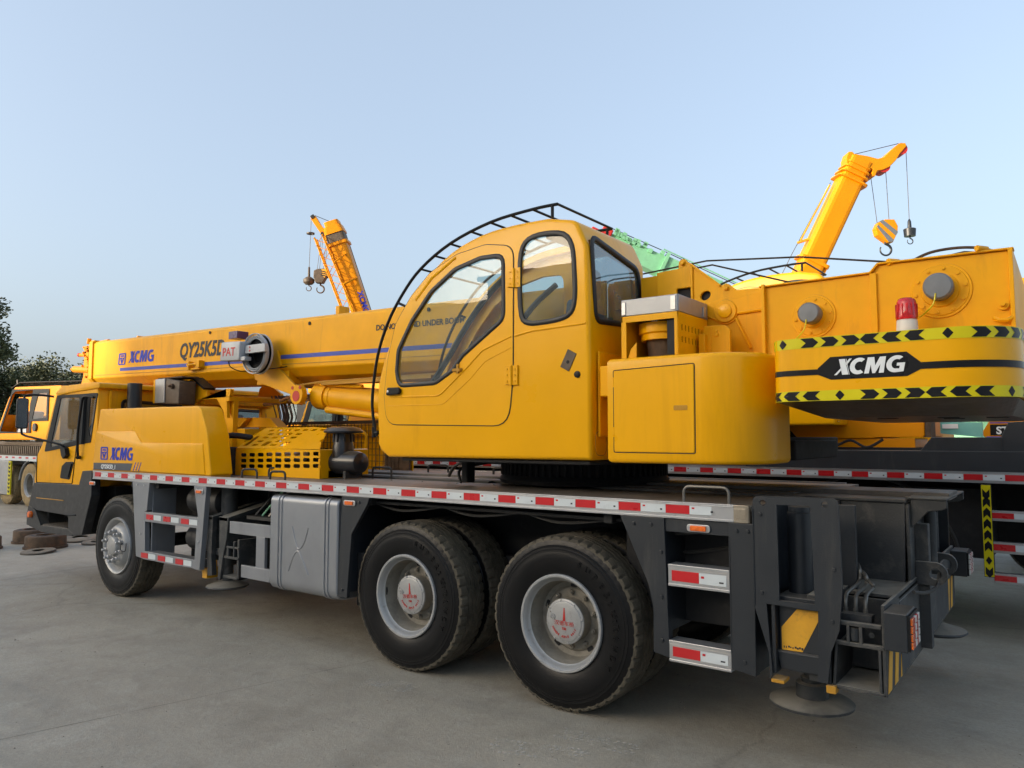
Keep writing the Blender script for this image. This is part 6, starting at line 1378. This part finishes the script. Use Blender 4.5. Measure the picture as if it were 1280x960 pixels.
# left: raised boom with a lattice jib folded beside it
k1 = thing('truck_crane', 'distant yellow crane with raised boom and a lattice jib alongside it', 'truck crane', (-18.9, 17.4, 0), 'cranes with raised booms', world=True)
far_body(k1, -18.0, 17.4)
fm, ln = frame_between((-18.99,17.40,2.11), (-20.59,15.54,9.43), RX)
mb = MB(); mb.T = fm; mb.smooth = False; box_boom(mb, .70, .74, 0, ln); bo = mb.build('boom', 'bright_yellow', k1)
text('XCMG  QY25K', .30, fm @ Vector((.16,-.375,ln-2.1)), 'blue', bo, u=(fm.to_3x3() @ Vector((0,0,-1))), v=(fm.to_3x3() @ Vector((1,0,0))), bold=.01, ext=.003, loc=(0,0,0))
for z0, w, c in ((ln, .84, 'bright_yellow'), (ln+.08, .72, 'brown_box'), (ln+.48, .78, 'bright_yellow'), (ln+.58, .74, 'bright_yellow'), (ln+.68, .70, 'bright_yellow')):
    mb = MB(); mb.T = fm; box_boom(mb, w, w*1.0, z0-.06 if c != 'brown_box' else z0, z0+(.45 if c == 'brown_box' else .05)); mb.build('boom_collar', c, bo)
mb = MB(); mb.T = fm; box_boom(mb, .58, .6, ln+.3, ln+.95); 
mb.T = Matrix.Identity(4)
def in_plane(pts, o, th, mb):
    """outline given in metres along the view-wide axis (x) and up (z), thickened across"""
    ux = Vector(RX).normalized(); uz = Vector((0,0,1)); n_ = ux.cross(uz); o = Vector(o); k = len(pts)
    f = [tuple(o+ux*p[0]+uz*p[1]-n_*th/2) for p in pts]; b = [tuple(o+ux*p[0]+uz*p[1]+n_*th/2) for p in pts]
    mb.add(f+b, [tuple(range(k)), tuple(k+i for i in reversed(range(k)))]+[(i,(i+1)%k,k+(i+1)%k,k+i) for i in range(k)])
HP = (-20.74,15.40,9.81)
in_plane([(.36,.30),(.32,-.02),(-.05,-.20),(-.20,-.20),(-.50,.02),(-.62,.20),(-.84,.52),(-.92,.66),(-.86,.76),(-.72,.74),(-.52,.40),(-.38,.24),(-.12,.20)], HP, .36, mb); bh1 = mb.build('boom_head', 'bright_yellow', bo, bevel=.02)
mb = MB(); in_plane([(-.45,.10),(-.10,-.20),(-.10,-.28),(-.35,-.18),(-.5,-.02)], HP, .42, mb); in_plane([(-.92,.72),(-.80,.80),(-.74,.70),(-.86,.60)], HP, .42, mb); mb.build('sheave', 'under', bh1)
mb = MB(); mb.tube([Vector(HP)+Vector(RX)*.3+Vector((0,0,.36)), Vector(HP)+Vector(RX)*-.78+Vector((0,0,.80))], .012, 5); e = Vector((-20.59,15.54,9.43)); a_ = Vector((-18.99,17.40,2.11)); mb.tube([e+Vector(RX)*.42, a_+Vector(RX)*.42], .015, 5); mb.build('hoist_rope', 'rope', bo)
jib_a, jib_b = Vector((-19.55,15.95,5.2)), Vector((-20.80,14.72,9.60)); fj, lj = frame_between(jib_a, jib_b, RX)
mb = MB(); mb.T = fj
cn = [(-.22,-.2),(.22,-.2),(.22,.2),(-.22,.2)]
for c_ in cn: mb.tube([(c_[0],c_[1],0),(c_[0]*.75,c_[1]*.75,lj)], .035, 5)
nn = 13
for i in range(nn):
    za, zb = lj*i/nn, lj*(i+1)/nn
    for j in range(4):
        a, b = cn[j], cn[(j+1)%4]; 
        if i % 2: a, b = b, a
        mb.tube([(a[0],a[1],za),(b[0]*.9,b[1]*.9,zb)], .015, 4)
mb.tube([(.22,-.2,lj*.55),(.75,.2,lj*.58)], .05, 5); mb.tube([(.22,-.2,lj*.75),(.75,.2,lj*.80)], .03, 5); mb.build('lattice_jib', 'bright_yellow', k1)

def rope_to(name, parent, a, b, r=.012):
    mb = MB(); mb.tube([a, b], r, 5); return mb.build(name, 'rope', parent)
def hook_mesh(mb, c, s):
    ux = Vector(RX).normalized(); pts = []
    for a in range(60, -215, -18): pts.append(Vector(c)+ux*(s*.5*math.cos(R(a)))+Vector((0,0,s*.5*math.sin(R(a))-.1*s)))
    mb.tube([Vector(c)+Vector((0,0,s*.85)), Vector(c)+Vector((0,0,s*.45))]+pts, s*.12, 8, r2=s*.06)
# big hook block and ball hook of the left crane
hb = thing('hook_block', 'brown and striped double hook block hanging beside the lattice jib', 'hook block', (-21.28,15.17,7.3), world=True)
mb = MB(); in_plane([(-0.132,0.297),(-0.277,0.231),(-0.290,-0.033),(-0.198,-0.264),(0.092,-0.277),(0.198,-0.079),(0.277,0.066),(0.264,0.231),(0.132,0.317)], (-21.23,15.19,8.15), 0.280, mb); b_ = mb.build('block_body', 'brown_box', hb, bevel=.03)
mb = MB(); in_plane([(0.040,0.277),(0.165,0.290),(0.264,0.198),(0.264,0.033),(0.172,-0.066),(0.066,0.026)], (-21.23,15.19,8.15), 0.304, mb); mb.build('cheek_plate', 'orange_plate', b_)
mb = MB(); 
for q in (.02,.10,.18): in_plane([(.03,q),(.04,q+.045),(.25,q-.01),(.25,q-.055)], (-21.23,15.19,8.15), .32, mb)
mb.build('stripe', 'under', b_)
mb = MB(); hook_mesh(mb, (-21.28,15.20,7.68), .30); mb.build('hook', 'rust', hb)
rp = MB(); 
for dx in (-.25,-.12,.12,.22): rp.tube([Vector((-21.23,15.19,8.4))+Vector(RX)*dx*.7, Vector(HP)+Vector(RX)*(-.38+dx*.5)+Vector((0,0,-.1))], .009, 4)
rp.build('hoist_rope', 'rope', hb)
bl = thing('ball_hook', 'small weight ball and hook on a single rope left of the distant lattice jib', 'hook', (-21.63,14.90,7.7), world=True)
mb = MB(); mb.lathe([(-.14,0),(-.14,.14),(-.06,.22),(.06,.22),(.14,.13),(.18,.05),(.55,.04),(.60,0)], (-21.63,14.90,7.98), 'z', 20); mb.build('weight', 'brown_box', bl)
mb = MB(); hook_mesh(mb, (-21.63,14.90,7.70), .2); mb.build('hook', 'rust', bl)
mb = MB(); mb.tube([(-21.63,14.90,8.5),(-21.44,14.81,10.5)], .010, 4); mb.lathe([(9.85,.10),(9.85,.16),(9.90,.16),(9.90,.10)], (-21.49,14.83,0), 'z', 16, close=True); mb.build('hoist_rope', 'rope', bl)

# right: raised boom with two hooks
k2 = thing('truck_crane', 'distant yellow crane raising its boom and red sheaves high above the counterweight', 'truck crane', (-6.8, 22.7, 0), 'cranes with raised booms', world=True)
far_body(k2, -5.5, 23.0)
pa, pb = Vector((-6.75,22.70,3.0)), Vector((-3.42,24.49,10.97)); fm, ln = frame_between(pa, pb, RX); e = (pb-pa)/ln
mb = MB(); mb.T = fm; box_boom(mb, .88, .66, 0, ln, .18); bo = mb.build('boom', 'bright_yellow', k2)
mb = MB(); mb.T = fm
for z0, w in ((ln-.12, 1.12), (ln+.10, 1.03), (ln+.30, .96), (ln+.48, .90)): box_boom(mb, w, w*.75, z0, z0+.06, .18)
box_boom(mb, .82, .6, ln-.1, ln+.75, .15); box_boom(mb, 1.10, .74, ln-3.35, ln-3.23, .1); mb.box(.44,.52,-.25,.25,ln-3.9,ln-3.2)
mb.build('boom_collar', 'bright_yellow', bo)
mb = MB(); H2 = pb+e*.62
in_plane([(-.50,.15),(-.42,.38),(-.28,.38),(-.22,.30),(.25,.22),(.62,.12),(.84,.18),(1.08,.42),(1.40,.68),(1.62,.70),(1.66,.58),(1.42,.32),(1.26,.06),(1.02,-.18),(.80,-.28),(.58,-.32),(.50,-.52),(.38,-.52),(.42,-.24),(.12,-.22),(-.05,-.32),(-.50,-.2)], H2, .50, mb)
bh2 = mb.build('boom_head', 'bright_yellow', bo, bevel=.02)
ux = Vector(RX).normalized(); uy_ = ux.cross(Vector((0,0,1)))
def disc(mb, c, r, th): mb.tube([Vector(c)-uy_*th/2, Vector(c)+uy_*th/2], r, 24)
mb = MB(); disc(mb, H2+ux*1.50+Vector((0,0,.50)), .21, .42); disc(mb, H2+ux*.85+Vector((0,0,-.14)), .22, .42); mb.build('sheave', 'red_paint', bh2)
mb = MB(); mb.tube([H2+ux*-.4+Vector((0,0,.3)), H2+ux*1.5+Vector((0,0,.77))], .013, 4); mb.tube([pb-ux*.72+Vector((0,0,-.1)), pb-ux*.86-e*2.9, pa-ux*1.0+e*.5], .012, 4); mb.build('hoist_rope', 'rope', bo)
mb = MB(); mb.tube([pb-ux*.66-e*.2, pb-ux*.78-e*2.4], .035, 6); mb.tube([pb-ux*.5-e*2.35, pb-ux*.85-e*2.5], .05, 6); mb.build('side_bar', 'orange_plate', bo)
hb = thing('hook_block', 'yellow and grey striped hook block hanging from the raised boom at the right', 'hook block', (-2.50,25.35,8.55), world=True)
mb = MB(); HB = Vector((-2.50,25.33,9.10)); outl_ = [(-.05,.42),(-.30,.30),(-.40,.10),(-.34,-.15),(.02,-.42),(.20,-.42),(.38,-.05),(.40,.18),(.28,.42)]
in_plane(outl_, HB, .30, mb); b_ = mb.build('block_body', 'hazard_yellow_paint' if 'hazard_yellow_paint' in M else 'bright_yellow', hb, bevel=.02)
mb = MB(); in_plane([(-.26,.34),(-.14,.40),(.385,-.04),(.36,-.10),(.30,-.18)], HB, .32, mb); in_plane([(-.37,.16),(-.32,.22),(.22,-.33),(.18,-.40),(.05,-.41)], HB, .32, mb); mb.build('stripe', 'grey_plastic', b_)
mb = MB(); hook_mesh(mb, HB+Vector((0,0,-.62)), .40); mb.build('hook', 'grey', hb)
mb = MB(); mb.tube([HB+ux*-.27+Vector((0,0,.3)), H2+ux*.46+Vector((0,0,-.5))], .013, 4); mb.tube([HB+ux*.16+Vector((0,0,.4)), H2+ux*1.0+Vector((0,0,-.2))], .013, 4); mb.build('hoist_rope', 'rope', hb)
bl = thing('ball_hook', 'dark cylindrical weight with a small hook at the right of the striped hook block', 'hook', (-1.79,25.88,8.8), world=True)
BL = Vector((-1.79,25.88,9.08)); mb = MB(); mb.lathe([(-.14,0),(-.14,.19),(.12,.21),(.14,.18),(.16,.07),(.40,.06),(.48,.03),(.5,0)], BL, 'z', 24); mb.build('weight', 'grey', bl)
mb = MB(); hook_mesh(mb, BL+Vector((0,0,-.30)), .20); mb.build('hook', 'grey', bl)
mb = MB(); mb.tube([BL+Vector((0,0,.48)), H2+ux*1.76+Vector((0,0,.5))], .013, 4); mb.build('hoist_rope', 'rope', bl)

# green boom, seen between the cab and the turret
k3 = thing('truck_crane', 'mint green crane boom with red tip showing between the front cab roof and turret', 'truck crane', (-3.0, 34.8, 0), 'cranes with raised booms', world=True)
far_body(k3, -2.5, 34.5, mat='green')
pa, pb = Vector((-7.12,30.9,6.5)), Vector((-14.34,25.1,10.81)); fm, ln = frame_between(pa, pb, (0,0,1)); e = (pb-pa)/ln
mb = MB(); mb.T = fm; mb.box(-.48,.48,-.42,.42,0,ln-3.2); bo = mb.build('boom', 'green', k3, bevel=.03)
mb = MB(); mb.T = fm; mb.box(-.60,.60,-.5,.5,ln-3.35,ln-3.2); mb.box(-.42,.42,-.36,.36,ln-3.2,ln-1.4); mb.box(-.5,.5,-.42,.42,ln-1.5,ln-1.4); mb.box(-.34,.34,-.3,.3,ln-1.4,ln-.3)
rr_ = random.Random(6)
for i in range(18): z = ln-3.4+3.2*rr_.random(); x = .34+.2*rr_.random(); mb.box(x-.08,x+.1,-.45,-.25+.2*rr_.random(),z,z+.18)
for i in range(8): z = 1+i*(ln-5)/8; mb.box(-.54,.54,-.43,-.40,z,z+.03)
mb.box(.2,.24,-.44,-.42,0,ln-3.4); mb.box(-.2,-.16,-.44,-.42,0,ln-3.4)
mb.tube([(.75,-.2,ln-3.0),(.75,-.2,0)], .03, 5); mb.build('boom_section', 'green', bo)
mb = MB(); mb.T = fm; mb.tube([(.62,-.1,ln+.1),(.70,-.1,ln-3),(.70,-.1,0)], .02, 5); mb.build('hoist_rope', 'rope', bo)
mb = MB(); mb.T = fm; mb.box(.1,.5,-.4,.1,ln-.6,ln-.1); mb.box(.0,.3,-.3,.1,ln-.15,ln+.35); mb.build('tip_sheave', 'red_paint', bo, bevel=.05)
mb = MB(); mb.tube([pa+Vector((1.0,-.8,-3.0)), pb-e*6+Vector((0,-.5,-.3))], .12, 8); mb.build('lift_cylinder', 'green', k3)
mb = MB(); mb.prism([(-6.3,2.5),(-4.6,6.9),(-4.0,6.7),(-1.5,2.5)], 'xz', 34.1, 34.9); mb.build('turret', 'green', k3)
mb = MB(); mb.tube([(-4.5,34.4,6.4),(-7.12,30.9,6.5)], .3, 8); mb.build('boom_foot', 'green', k3)

# ================================================================== DRUMS AND SCRAP ON THE GROUND
def drum(loc, r, h, label, rot):
    o = thing('brake_drum', label, 'brake drum', loc, 'rusty brake drums on the ground', world=False, rz=rot)
    mb = MB(); mb.lathe([(0,r*.98),(0,r*1.07),(.03,r*1.07),(.035,r),(h-.01,r*.985),(h,r*.96),(h+.012,r*.82),(h+.012,r*.48)], (0,0,0), 'z', 40)
    mb.lathe([(h+.012,r*.48),(h-.03,r*.47),(h-.03,r*.3)], (0,0,0), 'z', 40); mb.lathe([(0,r*.98),(0,r*.93),(h-.03,r*.92),(h-.01,r*.3)], (0,0,0), 'z', 40); mb.build('drum_shell', 'rust', o)
    mb = MB()
    for i in range(8):
        a = 2*PI*i/8; mb.T = Matrix.Rotation(a, 4, 'Z') @ Matrix.Translation((r*.66,0,0)); mb.prism(rc([(-.03,-.05),(.03,-.05),(.03,.05),(-.03,.05)], .02, 2), 'xy', h+.0125, h+.0135)
    mb.build('bolt_hole', 'under', o); return o
drum((-10.27,1.16,0), .285, .19, 'nearest rusty brake drum lying on the concrete under the black cab bumper', .3)
drum((-11.15,1.30,0), .27, .20, 'rusty brake drum standing behind the nearest one, half hidden by it', .8)
drum((-10.86,.48,0), .27, .19, 'rusty brake drum cut by the left edge of the photograph', 1.2)
def disc_thing(loc, r, label, rx, broken=False):
    mb = MB(); rng = random.Random(int(loc[0]*-100)); n = 28; t1 = 2*PI*.82 if broken else 2*PI
    mb.lathe([(0,r*.35),(0,r),(.018,r),(.026,r*.96),(.024,r*.5),(.03,r*.35)], (0,0,0), 'z', n, t1=t1, close=False)
    o = mb.build('iron_disc', 'rust_grey', None); o.location = loc; o.rotation_euler = rx; tag(o, label, 'iron disc', 'iron discs on the ground'); return o
disc_thing((-9.75,.86,.012), .23, 'broken grey iron disc in front of the nearest brake drum', (R(3),R(-2),1.), True)
disc_thing((-10.72,1.86,.03), .33, 'large rusty iron disc behind the drums under the cab step', (R(3),R(3),0))
disc_thing((-10.08,1.82,.012), .20, 'small iron disc lying between the big disc and the front wheel', (R(2),R(-2),2.))

# ================================================================== TREES
def leafmat(name, a, b):
    m, t, out = nt(name); bs = N(t, 'ShaderNodeBsdfPrincipled'); L(t, bs, 0, out, 0); bs.inputs['Roughness'].default_value = .6
    oi = N(t, 'ShaderNodeTexCoord'); n = N(t, 'ShaderNodeTexNoise', i_Scale=.9, i_Detail=5.); L(t, oi, 'Object', n, 'Vector'); r = ramp(t, n, 'Fac', .3, .7, a+(1,), b+(1,)); L(t, r, 'Color', bs, 'Base Color')
    return m
M['leaf_a'] = leafmat('dark_leaves', (.045,.062,.028), (.095,.115,.050)); M['leaf_b'] = leafmat('olive_leaves', (.065,.08,.035), (.13,.135,.06)); M['bark'] = pmat('bark', (.09,.07,.05), .9, var=.3)
def tree(loc, h, r, label, seed, leaf, clumps=70, cz=.58):
    rng = random.Random(seed); o = thing('broadleaf_tree', label, 'tree', loc, 'trees beyond the yard', world=False)
    mb = MB(); mb.tube(smooth_open([(0,0,0),(.1,.05,h*.25),(-.1,.1,h*.5),(.1,0,h*.8)], 4), .28, 8, r2=.07)
    br = []
    for i in range(16):
        a = rng.random()*6.28; z = h*(.28+.5*rng.random()); e = (math.cos(a)*r*.8*rng.uniform(.5,1), math.sin(a)*r*.8*rng.uniform(.5,1), z+h*.18*rng.uniform(.4,1)); br.append(e)
        mb.tube([(0,0,z-.5),(e[0]*.4,e[1]*.4,z+.3),e], .10, 6, r2=.02)
    mb.build('trunk', 'bark', o)
    mb = MB(); vs = []; fs = []
    for c in range(clumps):
        while True:
            p = Vector((rng.uniform(-1,1), rng.uniform(-1,1), rng.uniform(-1,1)))
            if .25 < p.length < 1: break
        sc_ = 1-.30*rng.random()
        ctr = Vector((p.x*r*sc_, p.y*r*sc_, h*cz+p.z*h*(1-cz)*.92)); cr = r*rng.uniform(.16,.30)
        for k in range(300):
            d = Vector((rng.gauss(0,1), rng.gauss(0,1), rng.gauss(0,.75))).normalized()*cr*(rng.random()**.45); q = ctr+d
            s_ = rng.uniform(.08,.17)*1.15; u = Vector((rng.uniform(-1,1), rng.uniform(-1,1), rng.uniform(-.6,.6))).normalized(); v = u.orthogonal().normalized(); v = (v+u.cross(v)*rng.uniform(-1,1)).normalized()
            b = len(vs); vs += [tuple(q-u*s_), tuple(q+v*s_*.55), tuple(q+u*s_), tuple(q-v*s_*.55)]; fs.append((b,b+1,b+2,b+3))
    mb.add(vs, fs); mb.build('crown', leaf, o, fix=False)
    return o
tree((-65.6,15.6,0), 15.2, 4.4, 'tall dark tree rising highest at the left edge of the photograph', 11, 'leaf_a', 90, .62)
tree((-74.5,27.5,0), 9.8, 5.6, 'broad lower olive tree right of the tall dark one', 12, 'leaf_b', 110, .52)
tree((-69.0,28.5,0), 8.6, 3.8, 'small tree just left of the front boom tip', 13, 'leaf_a', 80, .52)
tree((-73.0,20.0,0), 8.6, 5.0, 'low dark tree filling the gap below the tall tree', 14, 'leaf_a', 90, .5)

# ------------------------------------------------------------------ tidy the hierarchy: single pieces, at most thing > part > sub-part
for o in [o for o in C.objects if o.type == 'MESH' and o.name.split('.')[0] in ('tank_strap','window_frame','window','wheel_nut','wooden_block','pressed_line','vent_hole','frame_rail','fan_bolt','rear_window','frame_bolt','post_bolt','under_deck_hose','turret_plate')]:
    split_islands(o)
def depth(o):
    d = 1
    while o.parent: o = o.parent; d += 1
    return d
for o in list(C.objects):
    while depth(o) > 3: o.parent = o.parent.parent
